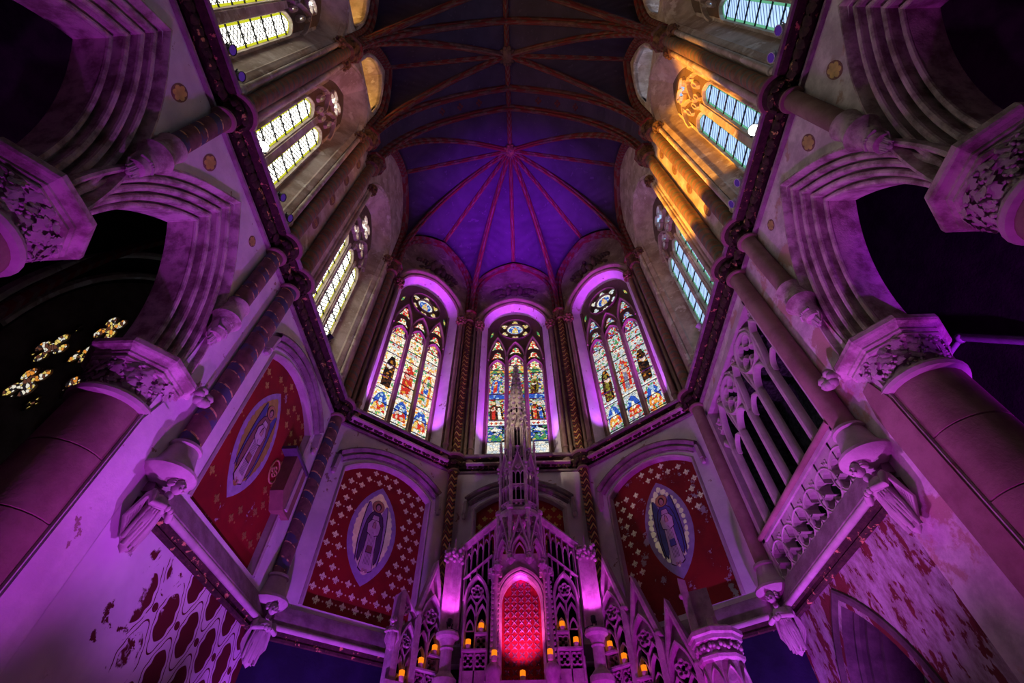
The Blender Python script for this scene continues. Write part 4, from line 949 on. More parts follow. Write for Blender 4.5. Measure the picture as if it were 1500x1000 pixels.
red_panel(FCR, CLEN/2, 'flaking red panel with blue-winged angel and scattered gold petals', 'red_panel_flaked', (CLEN/2-.12, 4.93, 7.45, .62), 'cream_gold', 'cream_gold', lambda x, z: (z > 6.0 or x > .7) and random.random() < .82,
          dict(robe='robe_white', mantle='robe_blue', wing='robe_blue', gold='cream_gold', worn=1, flip=-1))
red_panel(FL, C0, 'worn red panel with angel in dull gold almond, under a moulded hood', 'red_panel_worn', (7.2, 4.83, 7.4, .60), 'gold_dim', 'gold_dim', lambda x, z: z > 4.6 and random.random() < .55,
          dict(robe='robe_white', mantle='robe_brown', wing='robe_blue', gold='gold_dim', flip=1))
red_panel(FC, 0, 'red panel with dim gold crosses half hidden behind the reredos tower', 'red_panel', None, None, 'gold_dim', lambda x, z: z > 5.6 and abs(x) > .3, {})
# painted stone bracket at the jamb of the worn panel
b1 = MB(); b1.prism(FL, [(8.35, 5.75), (8.62, 5.45), (9.0, 5.45), (9.0, 6.55), (8.35, 6.62)], -.13, .16); br = b1.build('painted_bracket', 'robe_brown', WL)
b2 = MB(); b2.box(FL, 8.66, 8.78, 5.5, 6.52, .16, .19); b2.build('beaded_band', 'pale_stone', br)
b3 = MB(); b3.sweep(FL, circle(8.2, 6.1, .17, 18, .26), shift(bar(.04, .02, 0), -.12), closed=True); b3.sweep(FL, foil(8.2, 6.1, .12, 4, 0, 4), shift(bar(.03, .02, 0), -.12), closed=True); b3.build('painted_ring', 'halo_gold', br)
b4 = MB(); b4.prism(FL, [(8.1, 6.62), (9.02, 6.55), (9.02, 6.62), (8.1, 6.70)], -.13, .2); b4.build('cap', 'robe_dark', br)
# ================================================================== STONE TRACERY SCREEN (right wall)
scr = thing('tracery_screen', 'pale pierced stone tracery screen with tall dark openings above a quatrefoil parapet', 'stone screen', FR.w(7.58, 3.78, -.1))
def sbar(fr, path, wd, t, d, parent, name, mat='pale_stone', closed=False):
    b = MB(); b.sweep(fr, path, shift([(-wd*.5, -.03)]+[(-wd*.5*cos(pi*i/6), t*.85*sin(pi*i/6)) for i in range(7)]+[(wd*.5, -.03)], d), closed=closed); return b.build(name, mat, parent, smooth=30)
S0, S1 = 5.80, 9.36
frm = MB()
for (a, b, c_, d_) in ((S0, S1, 8.33, 8.50), (S0, S1, 4.86, 5.0), (S0, S1, 3.76, 3.86)): frm.box(FR, a, b, c_, d_, -.25, .04)
frm.box(FR, S0-.02, S0+.07, 3.78, 8.48, -.25, .04); frm.box(FR, S1-.12, S1+.02, 3.78, 8.48, -.25, .04); frm.build('frame', 'pale_stone', scr)
rl = MB(); rl.tube([FR.w(S0, 4.98, .06), FR.w(S1, 4.98, .06)], .055, 10); rl.build('sill_roll', 'pink_stone', scr, smooth=50)
mulls = [6.42, 7.07, 7.71, 8.36, 9.0]
for x in mulls:
    sbar(FR, [(x, 4.98), (x, 6.95)], .17, .15, -.12, scr, 'mullion')
cen = [6.1, 6.745, 7.39, 8.035, 8.68, 9.2]
for i, x in enumerate(cen):
    hw = .322 if i < 5 else .2; quat = i % 2 == 1
    sbar(FR, lancet(x, hw, 6.9 if quat else 7.25, 7.35 if quat else 8.1, 8), .12, .13, -.12, scr, 'light_head')
    if not quat:
        for q in (-1, 1): sbar(FR, [(x+q*hw, 6.9), (x+q*hw, 7.3)], .12, .13, -.12, scr, 'mullion_head')
        sbar(FR, lancet(x, hw*.8, 6.8, 7.15, 6), .09, .08, -.14, scr, 'cusped_head')
    elif i < 5:
        sbar(FR, circle(x, 7.82, .44, 28), .10, .14, -.12, scr, 'foil_circle', closed=True)
        sbar(FR, foil(x, 7.82, .40, 4, pi/4, 8), .08, .10, -.13, scr, 'quatrefoil', closed=True)
        for q in (-1, 1): sbar(FR, [(x+q*.32, 6.9), (x+q*.44, 7.4), (x+q*.5, 7.82), (x+q*.40, 8.15), (x+q*.2, 8.33)], .09, .12, -.12, scr, 'tracery_bar')
    else: sbar(FR, foil(x-.05, 7.82, .2, 4, pi/4, 6), .08, .10, -.13, scr, 'quatrefoil', closed=True)
    if not quat and i > 0: sbar(FR, foil(x, 8.2, .11, 3, -pi/2, 4), .05, .08, -.12, scr, 'trefoil', closed=True)
sbar(FR, foil(5.98, 8.2, .11, 3, -pi/2, 4), .05, .08, -.12, scr, 'trefoil', closed=True)
# quatrefoil parapet: five pierced panels
pp = lin(S0+.08, S1-.1, 6)
for a, b in zip(pp, pp[1:]):
    x = (a+b)/2; hw = (b-a)/2; q = foil(x, 4.37, .30, 4, pi/4, 8); n = len(q); pm = MB()
    outer = []
    for (u, v) in q:
        an = atan2(v-4.37, u-x); k = 1/max(abs(cos(an))/hw, abs(sin(an))/.5); outer.append((x+cos(an)*k, 4.37+sin(an)*k))
    vs = [FR.w(u, v, 0) for u, v in q]+[FR.w(u, v, 0) for u, v in outer]+[FR.w(u, v, -.22) for u, v in q]
    pm.add(vs, [(i, (i+1) % n, (i+1) % n+n, i+n) for i in range(n)]+[(i, (i+1) % n, (i+1) % n+2*n, i+2*n) for i in range(n)])
    pm.build('parapet_panel', 'pale_stone', scr)
    sbar(FR, circle(x, 4.37, .335, 28), .03, .025, .0, scr, 'panel_ring', closed=True)
    for k in range(4):
        a_ = pi/4+k*pi/2; lv = MB()
        for j in range(3): lv.ball(FR.w(x+cos(a_)*(.40+.03*j)+(.04*(j-1))*sin(a_), 4.37+sin(a_)*(.44)+.04*(j-1)*cos(a_), .005), .03, .018, .03, 6)
        lv.build('spandrel_leaf', 'pale_stone', scr, smooth=60)
# ---- pointed doorway below
dr = MB(); dpath = jambed(lancet(7.95, 1.1, 1.0, 3.12, 14), ZF)
dr.sweep(FR, dpath, [(.02, -.02), (.16, .04), (.20, .03), (.22, -.02)], pclosed=False)
dr.sweep(FR, dpath, [(0.02, 0), (0, -.02), (-.02, -.16), (-.07, -.15), (-.10, -.20), (-.10, -.28), (-.17, -.27), (-.20, -.33), (-.20, -.42), (-.27, -.42), (-.30, -.50), (-.30, -.9)], pclosed=False)
dr.build('door_arch', 'door_stone', WR, smooth=30)
d1 = MB(); d1.prism(FR, jambed(lancet(7.95, .82, 1.0, 2.75, 12), ZF), -.98, -.92); dro = d1.build('door_1', 'timber_dark', kind='structure', label='dark timber door deep in the pointed doorway')
for k in range(7): s = 7.95-.72+.24*k; bo = MB(); bo.box(FR, s-.10, s+.10, ZF, 1.0+1.6*(1-abs(s-7.95)/.82)**.6-.1, -.92, -.90); bo.build('plank', 'timber_dark', dro)
# ================================================================== REREDOS
RY = 10.9; FQ = Fr((0, RY), (1, 0), (0, -1)); RS = 'reredos_stone'
rd = thing('reredos', 'tall carved stone reredos with gabled tracery, open lantern tower and crocketed spire', 'reredos', (0, RY, ZF))
def rb(fr, path, wd, t, d, name, closed=False, par=None, b=None):
    m_ = MB(); m_.sweep(fr, path, shift(bar(wd, t, b), d), closed=closed); return m_.build(name, RS, par or rd, smooth=30)
def crockets(fr, a, b, n, size, d, par=None):
    mb = MB()
    dx, dz = b[0]-a[0], b[1]-a[1]; l = math.hypot(dx, dz); nx, nz = -dz/l, dx/l
    if nz < 0: nx, nz = -nx, -nz
    for i in range(n):
        t = (i+.5)/n; x, z = a[0]+dx*t+nx*size*.7, a[1]+dz*t+nz*size*.7
        mb.ball(fr.w(x, z, d), size, size*.8, size*.75, 6); mb.ball(fr.w(x+nx*size*.7, z+nz*size*.7, d+.01), size*.6, size*.6, size*.5, 6)
    return mb.build('crockets', RS, par or rd, smooth=60, kind='stuff')
def tracery_bay(fr, c, hw, z0, zs, za, d, shelves, par=None):
    """pointed opening of two lights under a cinquefoil, with stepped quatrefoil panels at the foot"""
    par = rb(fr, jambed(lancet(c, hw, zs, za, 10), z0), .085, .10, d, 'arch', par=par)
    rb(fr, [(c, z0), (c, zs-.05)], .055, .06, d, 'mullion', par=par)
    rb(fr, foil(c, zs+(za-zs)*.34, hw*.52, 5, pi/2, 6), .045, .06, d, 'cinquefoil', True, par)
    for q in (-1, 1):
        rb(fr, lancet(c+q*hw/2, hw/2-.01, zs-.42, zs-.10, 6), .045, .06, d, 'light_head', par=par)
        rb(fr, lancet(c+q*hw/2, hw/2-.04, zs-.60, zs-.40, 6), .035, .05, d, 'cusped_head', par=par); rb(fr, [(c+q*.02, zs-.60), (c+q*(hw-.02), zs-.60)], .02, .03, d-.02, 'transom', par=par)
        rb(fr, [(c, zs-.1), (c+q*hw*.55, zs+.10), (c+q*hw*.9, zs-.05)], .04, .05, d, 'tracery_bar', par=par)
    for (x, z, q) in shelves:
        sh_ = MB(); sh_.box(fr, x-hw/2, x+hw/2, z-.017, z+.017, d-.02, d+.17); sh_.build('shelf', RS, par); rb(fr, foil(x, z-.15, .13, 4, pi/4, 6), .035, .05, d, 'quatrefoil', True, par)
for q in (-1, 1):
    c = q*.97
    # dark backing wall behind the tracery
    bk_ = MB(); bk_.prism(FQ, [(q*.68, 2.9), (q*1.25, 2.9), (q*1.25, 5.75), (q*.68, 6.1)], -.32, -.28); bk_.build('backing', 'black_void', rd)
    tracery_bay(FQ, c, .25, 3.0, 4.55, 5.08, 0, [(c+q*.125, 3.55, 1), (c-q*.125, 3.55, 1), (c-q*.125, 3.85, 1)])
    ft = MB(); ft.box(FQ, c-.27, c+.27, ZF, 3.22, -.3, .06); ft.build('plinth', RS, rd)
    # raking parapet and the open slats beneath it
    a, b = (q*.50, 6.40), (q*1.40, 5.62)
    pr = MB(); pr.sweep(FQ, [a, b] if q > 0 else [b, a], [(-.03, -.10), (-.03, .08), (.02, .10), (.06, .14), (.10, .12), (.10, -.10)]); pr.build('raking_coping', RS, rd, smooth=30); crockets(FQ, a, b, 8, .035, .02)
    for k in range(6):
        x = q*(.60+.135*k); zt = 6.40-(abs(x)-.50)*.867-.05; zb_ = 4.62+sqrt(max(0, .30**2-(abs(x)-.97)**2))*1.6 if abs(abs(x)-.97) < .3 else 4.55
        rb(FQ, [(x, zb_), (x, zt)], .04, .06, -.02, 'slat'); rb(FQ, lancet(x+q*.067, .05, zt-.30, zt-.18, 5), .025, .04, -.02, 'slat_head')
    rb(FQ, [(q*.66, 5.55), (q*1.30, 5.0)], .04, .07, 0, 'raking_bar')
    # plain niche panel, lit from below, with a leafy crown
    pn = MB(); pn.sweep(FQ, [(q*1.53, 3.9), (q*1.53, 5.70)], [(-.21, .0), (-.19, .10), (-.14, .02), (-.07, -.05), (.07, -.05), (.14, .02), (.19, .10), (.21, .0), (.21, -.2), (-.21, -.2)]); pn.build('niche_panel', RS, rd, smooth=30)
    cr_ = MB()
    for k in range(22):
        a_ = k*2.4; cr_.ball(FQ.w(q*1.53+.20*cos(a_), 5.35+.016*k, .10+.06*abs(sin(a_*1.7))), .05, .05, .055, 6)
    cr_.build('niche_crown', RS, rd, smooth=60)
    for k in (-1, 0, 1):
        pk = MB(); x = q*1.53+k*.15; pk.prism(FQ, [(x-.05, 5.55), (x+.05, 5.55), (x, 5.95-.1*abs(k))], -.03, .12); pk.build('niche_pinnacle', RS, rd)
    pd = MB(); pc = FQ.w(q*1.53, 0, .12)
    pd.lathe(pc, [(.20, ZF), (.20, 2.9), (.24, 2.95), (.24, 3.05), (.17, 3.12), (.12, 3.18), (.115, 3.55), (.14, 3.58), (.12, 3.62), (.17, 3.74), (.24, 3.78), (.25, 3.84), (.22, 3.88)], 12); pd.build('niche_pedestal', RS, rd, smooth=35)
    # carved shaft beside the throne niche
    sh = MB(); sc_ = FQ.w(q*.58, 0, .12)
    sh.lathe(sc_, [(.14, ZF), (.14, 3.1), (.17, 3.15), (.15, 3.25), (.075, 3.32), (.07, 4.9), (.09, 4.93), (.08, 4.97), (.14, 5.10), (.15, 5.15)], 10)
    for k in range(46): a_ = k*2.1; sh.ball(sc_+Vector((cos(a_)*.085, sin(a_)*.085, 3.34+.034*k)), .035, .035, .04, 6)
    for k in range(14): a_ = k*.9; sh.ball(sc_+Vector((cos(a_)*.13, sin(a_)*.13, 5.02+.05*(k % 3))), .045, .045, .04, 6)
    sh.build('carved_shaft', RS, rd, smooth=50)
# throne niche with embossed red metal
th = MB(); th.prism(FQ, jambed(lancet(0, .43, 4.55, 5.12, 10), 2.9), -.34, -.30); th.build('niche_back', 'red_metal', rd)
em = MB()
def star(x, z, r, d):
    for k in range(4):
        a_ = pi/4+k*pi/2; ux, uz = cos(a_), sin(a_)
        p = [FQ.w(x+ux*r*1.25, z+uz*r*1.25, d), FQ.w(x-uz*r*.28+ux*r*.45, z+ux*r*.28+uz*r*.45, d), FQ.w(x, z, d+.015), FQ.w(x+uz*r*.28+ux*r*.45, z-ux*r*.28+uz*r*.45, d), FQ.w(x+ux*r*.55, z+uz*r*.55, d+.035)]
        em.add(p, [(0, 1, 4), (1, 2, 4), (2, 3, 4), (3, 0, 4)])
STAR = []
for i in range(13):
    for j in range(-2, 3):
        x, z = j*.158, 3.12+i*.155
        if z > 4.5 and abs(x) > .43*sqrt(max(0, 1-((z-4.5)/.62)**1.6))-.04: continue
        if not STAR: star(0, 0, .086, 0); STAR.append(em.mesh('embossed_rosette', FQ.w(0, 0, 0))); STAR[0].materials.append(MATS['emboss'])
        put('embossed_rosette', STAR[0], Matrix.Translation(FQ.w(x, z, -.298)), rd)
nr_ = MB(); nr_.sweep(FQ, jambed(lancet(0, .43, 4.55, 5.12, 12), 2.9), [(0, -.34), (0, -.05), (.02, 0), (.05, .02), (.07, -.02), (.09, .04), (.13, .05), (.15, 0), (.15, -.1)], pclosed=False); nr_.build('niche_arch', RS, rd, smooth=30)
nb = MB(); strips(nb, FQ, sorted(set(lin(-.66, .66, 30)+[-.43, .43])), K(2.9), K(5.6), [(-.43, .43, K(2.9), curve_z(lancet(0, .43, 4.55, 5.12)))], d=-.03); nb.build('niche_front', RS, rd)
al = MB(); al.box(FQ, -.75, .75, ZF, 3.02, -.3, .15); al.build('altar_step', RS, rd)
# vaulted canopy: three gablets over pendant corbels
TC = Vector((0, 10.75, 0))
def oct_face(k, r): a = -pi/2+k*pi/4; n = Vector((cos(a), sin(a), 0)); p = TC+n*r; return Fr((p.x, p.y), (-n.y, n.x), (n.x, n.y))
for k in (-1, 0, 1):
    f = oct_face(k, .50)
    g = MB(); g.sweep(f, [(-.23, 5.30), (-.20, 5.45), (0, 6.15), (.20, 5.45), (.23, 5.30)], bar(.07, .08)); g.build('gablet', RS, rd, smooth=30)
    rb(f, lancet(0, .17, 5.28, 5.66, 8), .06, .07, 0, 'gablet_arch'); rb(f, lancet(0, .12, 5.24, 5.50, 8), .03, .04, 0, 'gablet_cusp'); rb(f, foil(0, 5.78, .07, 3, -pi/2, 4), .025, .04, 0, 'gablet_foil', True)
    for q in (-1, 1): crockets(f, (q*.21, 5.45), (q*.02, 6.12), 5, .026, .02)
    fp = MB(); fp.prism(f, [(-.20, 5.64), (.20, 5.64), (0, 6.12)], -.06, -.03); fp.build('gablet_panel', RS, rd)
for k in range(-3, 5):
    a = -pi/2+(k-.5)*pi/4; p = TC+Vector((cos(a), sin(a), 0))*.54
    if k in (0, 1, -1, 2):
        pdn = MB(); pdn.lathe(p, [(.015, 5.02), (.06, 5.06), (.085, 5.13), (.07, 5.18), (.08, 5.24), (.05, 5.28), (.045, 5.5), (.07, 5.53), (.05, 5.6)], 8)
        for j in range(6): pdn.ball(p+Vector((cos(j)*.075, sin(j)*.075, 5.13)), .035)
        pdn.build('pendant', RS, rd, smooth=40)
    pin = MB(); pin.lathe(p, [(.05, 5.5), (.05, 6.35), (.08, 6.37), (.08, 6.45), (.03, 6.5)], 6); pin.build('canopy_pinnacle', RS, rd)
    sp = MB(); q2 = TC+Vector((cos(a), sin(a), 0))*.50
    for j in range(7): sp.ball(q2+Vector((.03*sin(j*2), .03*cos(j*2), 5.62+.09*j)), .07-.004*j, .07, .07, 6)
    sp.build('canopy_foliage', RS, rd, smooth=60)
# lantern tower: two open storeys on eight posts
def octring(r, z0, z1, name, dr_=.06):
    m_ = MB(); k = 1/cos(pi/8); m_.lathe(TC, [((r-dr_)*k, z0), (r*k, z0), ((r+.02)*k, (z0+z1)/2), (r*k, z1), ((r-dr_)*k, z1)], 8, pi/8); return m_.build(name, RS, rd)
octring(.50, 6.22, 6.42, 'tower_base', .45); octring(.46, 6.42, 6.47, 'base_rail'); octring(.46, 6.60, 6.65, 'base_rail'); octring(.45, 7.06, 7.12, 'mid_rail')
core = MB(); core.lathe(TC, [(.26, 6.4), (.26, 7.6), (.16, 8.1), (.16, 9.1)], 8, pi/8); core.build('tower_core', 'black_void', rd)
for k in range(8):
    a = (k+.5)*pi/4; p = TC+Vector((cos(a), sin(a), 0))*.49
    ps = MB(); ps.lathe(p, [(.045, 6.42), (.045, 7.75), (.065, 7.78), (.05, 7.86), (.035, 8.3), (.05, 8.33), (.004, 8.75)], 6); ps.build('tower_post', RS, rd)
    pb = MB()
    for j in range(5): pb.ball(p+Vector((cos(a), sin(a), 0))*.035+Vector((0, 0, 8.36+.07*j)), .024, .024, .02, 6)
    pb.ball(p+Vector((cos(a), sin(a), 0))*.07+Vector((0, 0, 7.72)), .05); pb.ball(p+Vector((cos(a), sin(a), 0))*.07+Vector((0, 0, 7.60)), .035); pb.build('post_crockets', RS, rd, smooth=60)
    f = oct_face(k-2, .45)
    if f.N.y > .3: continue
    for j in (-1, 1): rb(f, [(j*.062, 6.47), (j*.062, 7.45)], .024, .03, 0, 'tower_mullion')
    for j in (-1, 0, 1): rb(f, circle(j*.115, 6.535, .045, 10), .02, .03, 0, 'rail_ring', True); rb(f, lancet(j*.124, .055, 7.40, 7.50, 5), .02, .03, 0, 'lancet_head'); rb(f, lancet(j*.124, .055, 6.97, 7.04, 5), .016, .02, 0, 'lancet_head')
    rb(f, foil(0, 7.63, .07, 4, 0, 4), .022, .03, 0, 'tower_foil', True)
    g = MB(); g.sweep(f, [(-.18, 7.55), (0, 8.14), (.18, 7.55)], bar(.045, .05)); g.build('tower_gable', RS, rd, smooth=30)
    gp = MB(); gp.prism(f, [(-.17, 7.50), (.17, 7.50), (0, 8.06)], -.04, -.02); gp.build('gable_panel', RS, rd)
    for q in (-1, 1): crockets(f, (q*.18, 7.58), (q*.02, 8.14), 4, .022, .02)
    fi = MB(); fi.ball(f.w(0, 8.2, .02), .035, .035, .06); fi.ball(f.w(0, 8.28, .02), .05, .05, .025); fi.build('gable_finial', RS, rd, smooth=60)
    # second, narrower stage
    f2 = oct_face(k-2, .27)
    for j in (-1, 1): rb(f2, [(j*.10, 8.1), (j*.10, 9.25)], .045, .05, 0, 'stage_post')
    rb(f2, [(0, 8.45), (0, 9.1)], .02, .03, 0, 'stage_mullion')
    for j in (-1, 1): rb(f2, lancet(j*.05, .045, 9.02, 9.15, 5), .018, .03, 0, 'lancet_head')
    g = MB(); g.sweep(f2, [(-.12, 9.1), (0, 9.62), (.12, 9.1)], bar(.035, .04)); g.build('stage_gable', RS, rd, smooth=30)
    for q in (-1, 1): crockets(f2, (q*.12, 9.12), (q*.01, 9.6), 4, .018, .015)
octring(.30, 8.36, 8.44, 'stage_rail', .2)
spire = MB(); spire.lathe(TC, [(.27, 9.15), (.245, 9.6), (.215, 10.0), (.17, 10.6), (.115, 11.2), (.06, 11.7), (.03, 11.95)], 8, pi/8); spire.build('spire', RS, rd)
for z, r in ((9.95, .25), (10.55, .20)): m_ = MB(); m_.lathe(TC, [(r-.03, z-.03), (r+.015, z), (r-.03, z+.03)], 8, pi/8); m_.build('spire_band', RS, rd)
for k in range(8):
    a = (k+.5)*pi/4; sc_ = MB()
    for j in range(12):
        t = j/11; r = .27+(.03-.27)*t**1.12; sc_.ball(TC+Vector((cos(a)*(r+.04), sin(a)*(r+.04), 9.2+2.65*t)), .075-.032*t, .075-.032*t, .05, 6)
    sc_.build('spire_crockets', RS, rd, smooth=60, kind='stuff')
    f3 = oct_face(k-2, .215); sl = MB(); sl.prism(f3, lancet(0, .022, 9.98, 10.08, 4)+[(.022, 9.75), (-.022, 9.75)], -.02, .012); sl.build('spire_slit', 'black_void', rd)
fn = MB(); fn.ball(TC+Vector((0, 0, 11.98)), .07, .07, .05); fn.ball(TC+Vector((0, 0, 12.1)), .03, .03, .09)
for k in range(4): fn.ball(TC+Vector((cos(k*pi/2)*.07, sin(k*pi/2)*.07, 12.06)), .04, .04, .03)
fn.build('finial', RS, rd, smooth=60)
# raking wings
def wing_frame(sg): return Fr((sg*1.85, RY), (sg*.76, -.65), (-sg*.65, -.76))
for sg, nb_ in ((-1, 1), (1, 3)):
    f = wing_frame(sg)
    for k in range(nb_):
        c = .13+.63*k; zt = 5.15-.64*k; zs = zt-1.15
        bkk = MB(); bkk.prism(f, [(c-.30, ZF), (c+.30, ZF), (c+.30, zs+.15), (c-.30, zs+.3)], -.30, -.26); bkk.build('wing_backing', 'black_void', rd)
        tracery_bay(f, c, .27, 1.5, zs, zs+.62, 0, [(c-.135, 3.47-.28*2*k, 1), (c+.135, 3.19-.28*2*k, 1), (c-.135, 3.19-.28*2*k, 1)])
        gb = MB(); gb.sweep(f, [(c-.20, zs+.30), (c, zt), (c+.30, zs+.15)], [(-.02, -.12), (-.02, .06), (.04, .10), (.09, .08), (.09, -.12)]); gb.build('wing_gable', RS, rd, smooth=30); crockets(f, (c, zt), (c+.30, zs+.15), 5, .03, 0)
        gp = MB(); gp.prism(f, [(c-.27, zs+.45), (c+.27, zs+.2), (c, zt-.05)], -.12, -.06); gp.build('wing_gable_panel', RS, rd)
        bt = MB(); bt.prism(f, [(c+.25, ZF), (c+.38, ZF), (c+.38, zs+.05), (c+.315, zs+.2), (c+.25, zs+.05)], -.2, .12); bt.build('wing_buttress', RS, rd)
        lb = MB(); lb.ball(f.w(c+.32, zs+.2, .06), .08, .07, .08); lb.ball(f.w(c+.30, zs+.30, .04), .05); lb.build('gable_stop', RS, rd, smooth=60)
    wf = MB(); wf.box(f, -.2, .63*nb_-.18, ZF, 2.4-.28*nb_, -.25, .1); wf.build('wing_plinth', RS, rd)
    if sg < 0:
        tracery_bay(f, .62, .18, 1.5, 3.45, 3.95, 0, [(.53, 2.63, 1), (.71, 2.63, 1)])
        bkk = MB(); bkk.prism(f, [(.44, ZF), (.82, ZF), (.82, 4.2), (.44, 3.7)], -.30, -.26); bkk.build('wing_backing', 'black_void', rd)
        e = MB(); e.prism(f, [(.80, ZF), (.90, ZF), (.92, 4.50), (.84, 4.56), (.80, 4.4)], -.22, .10); e.build('wing_end', RS, rd)
        gb = MB(); gb.sweep(f, [(.42, 4.05), (.82, 4.52)], bar(.08, .08)); gb.build('wing_gable', RS, rd, smooth=30); rb(f, foil(.72, 4.20, .09, 3, -pi/2, 5), .03, .04, 0, 'wing_foil', True)
        h = MB(); figure_bust(h, f.w(.95, 3.95, .05), f.N+f.X*.8, .62); h.build('wing_end_carving', RS, rd, smooth=60)
        e = MB(); e.box(f, .45, 1.0, ZF, 2.92, .0, .14); e.build('wing_ledge', RS, rd)
# octagonal end pier with a broken upright on it
pier = thing('pier', 'octagonal panelled stone pier with carved cornice at the end of the reredos', 'pier', (3.42, 9.42, ZF)); pc = Vector((3.42, 9.42, 0))
pm = MB(); k = 1/cos(pi/8); pm.lathe(pc, [(r*k, z) for r, z in ((.32, ZF), (.32, 2.78), (.36, 2.82), (.37, 2.87), (.34, 2.90))], 8, pi/8); pm.build('shaft', RS, pier)
pm = MB(); pm.lathe(pc, [(r*k, z) for r, z in ((.35, 3.06), (.40, 3.09), (.41, 3.15), (.44, 3.18), (.44, 3.25), (.36, 3.30), (.1, 3.31))], 8, pi/8); pm.build('cornice', RS, pier)
pm = MB(); pm.lathe(pc, [(.34*k, 2.88), (.34*k, 3.08)], 8, pi/8)
for q in range(40): a = q*2*pi/40; pm.ball(pc+Vector((cos(a)*.37, sin(a)*.37, 2.99+.03*sin(q*2.2))), .04, .04, .045, 6)
pm.build('leaf_frieze', RS, pier, smooth=60)
for q in range(8):
    a = -pi/2+q*pi/4; n = Vector((cos(a), sin(a), 0)); p = pc+n*.325; f = Fr((p.x, p.y), (-n.y, n.x), (n.x, n.y))
    pr = MB(); pr.sweep(f, jambed(lancet(0, .10, 2.45, 2.70, 6), 1.0), bar(.03, .03, .01)); pr.build('panel_moulding', RS, pier, smooth=30)
sl = thing('broken_upright', 'broken upright stone slabs standing on the octagonal pier', 'stone slab', (3.38, 9.42, 3.31)); fP = Fr((3.42, 9.50), (1, -.25), (-.25, -1))
g = MB(); g.prism(fP, [(-.33, 3.315), (-.20, 3.315), (-.20, 4.22), (-.33, 4.28)], -.12, .14); g.build('narrow_slab', RS, sl)
g = MB(); g.prism(fP, [(-.20, 3.315), (.16, 3.315), (.16, 4.10), (-.20, 4.06)], -.14, .0); g.build('broad_slab', RS, sl)
g = MB(); g.lathe(fP.w(.06, 3.315, .10), [(.11, 0), (.11, .08), (.09, .10), (.09, .2), (.06, .22)], 8); g.build('stub', RS, sl); g = MB(); g.ball(fP.w(-.34, 3.95, .10), .055); g.build('knob', RS, sl, smooth=60)
# ================================================================== CANDLES
def candle(p, label, h=.17):
    t = thing('candle', label, 'candle', p, 'candles on the reredos'); p = Vector(p)
    b = MB(); b.lathe(p, [(.052, 0), (.054, .01), (.052, h), (.044, h+.012), (.030, h-.02)], 14); wb = b.build('wax_body', 'wax', t, smooth=40)
    g = MB(); g.lathe(p, [(.053, h*.50), (.0550, h*.62), (.0548, h), (.050, h+.014), (.044, h+.004)], 14); g.build('glowing_top', 'flame', wb, smooth=40)
    f = MB(); f.ball(p+Vector((0, 0, h+.012)), .012, .012, .022); f.build('flame', 'flame_tip', wb, smooth=60)
sides = ((-1, 'on the angel panel side'), (1, 'on the tracery screen side'))
for sg, nm in sides:
    candle(FQ.w(sg*.845, 3.868, .11), 'lit pillar candle on the upper shelf beside the throne niche, '+nm)
    candle(FQ.w(sg*1.10, 3.568, .11), 'lit pillar candle on the lower shelf beside the niche panel, '+nm)
    candle(FQ.w(sg*.55, 3.30, .30), 'lit pillar candle at the foot of the carved shaft, '+nm)
    f = wing_frame(sg)
    for s, z, lb in ((.0, 3.49, 'highest'), (.28, 3.21, 'second'), (.66, 2.93, 'third')): candle(f.w(s, z-.002, .11), 'lit pillar candle on the '+lb+' shelf of the wing '+nm)
candle(FQ.w(0, 3.02, .05), 'lit pillar candle on the altar step before the red niche')
# small plinths under the niche-shaft candles
# ================================================================== LAMPS
def flood(p, aim, label, r=.085, ln=.20, body='black_metal', face='lens_violet', group='small floodlights along the string course', name='floodlight'):
    t = thing(name, label, 'floodlight', p, group); p = Vector(p); a = Vector(aim).normalized(); x = a.cross(Vector((.1, .2, .97))).normalized(); y = a.cross(x)
    c = p+Vector((0, 0, .16))
    def ring(o, rr): return [c+a*o+x*rr*cos(q*pi/8)+y*rr*sin(q*pi/8) for q in range(16)]
    b = MB(); R = [ring(-ln/2, r*.6), ring(-ln/2+.02, r*.85), ring(ln/2-.03, r), ring(ln/2, r*1.06), ring(ln/2, r*.92)]
    b.add(sum(R, []), [(i*16+q, i*16+(q+1) % 16, (i+1)*16+(q+1) % 16, (i+1)*16+q) for i in range(4) for q in range(16)]+[tuple(range(16))]); hs_ = b.build('housing', body, t, smooth=40)
    l = MB(); l.add(ring(ln/2-.012, r*.92), [tuple(range(16))]); l.build('lens', face, hs_)
    k = MB(); k.tube([p, p+Vector((0, 0, .03))], .05, 10)
    for q in (-1, 1): k.tube([p+x*r*.7*q+Vector((0, 0, .02)), c+x*(r+.015)*q], .012, 6)
    k.build('bracket', body, t)
    return t
ZL = ZS+.51
for fr, L in ((FL, True), (FR, False)):
    col = 'black_metal' if L else 'white_metal'; nm = 'on the ledge above the '+('angel panel wall arcade' if L else 'tracery screen wall arcade')
    for s, tx in ((1.0, 'below the nave-side window'), (1.40, 'beside the middle wall shaft'), (3.60, 'below the second clerestory window'), (4.05, 'beside the paired wall shafts')):
        flood(fr.w(s, ZL, .27), (fr.N.x*.8, .15, -.30), 'small '+('black' if L else 'white')+' floodlight '+tx+', '+('angel panel side' if L else 'tracery screen side'), body=col)
    s = 2.62; flood(fr.w(s, ZL, .28), (fr.N.x*.60, -.38, -.68), 'round white lamp on the ledge below the '+('white-glazed' if L else 'blue-white')+' clerestory windows', r=.11, ln=.10, face='lamp_face', name='round_lamp', group='round white lamps')
    flood(fr.w(7.3, ZL, .27), (fr.N.x*.6, -.2, .6), 'small floodlight on the ledge above the '+('red angel panel' if L else 'stone tracery screen'), body=col)
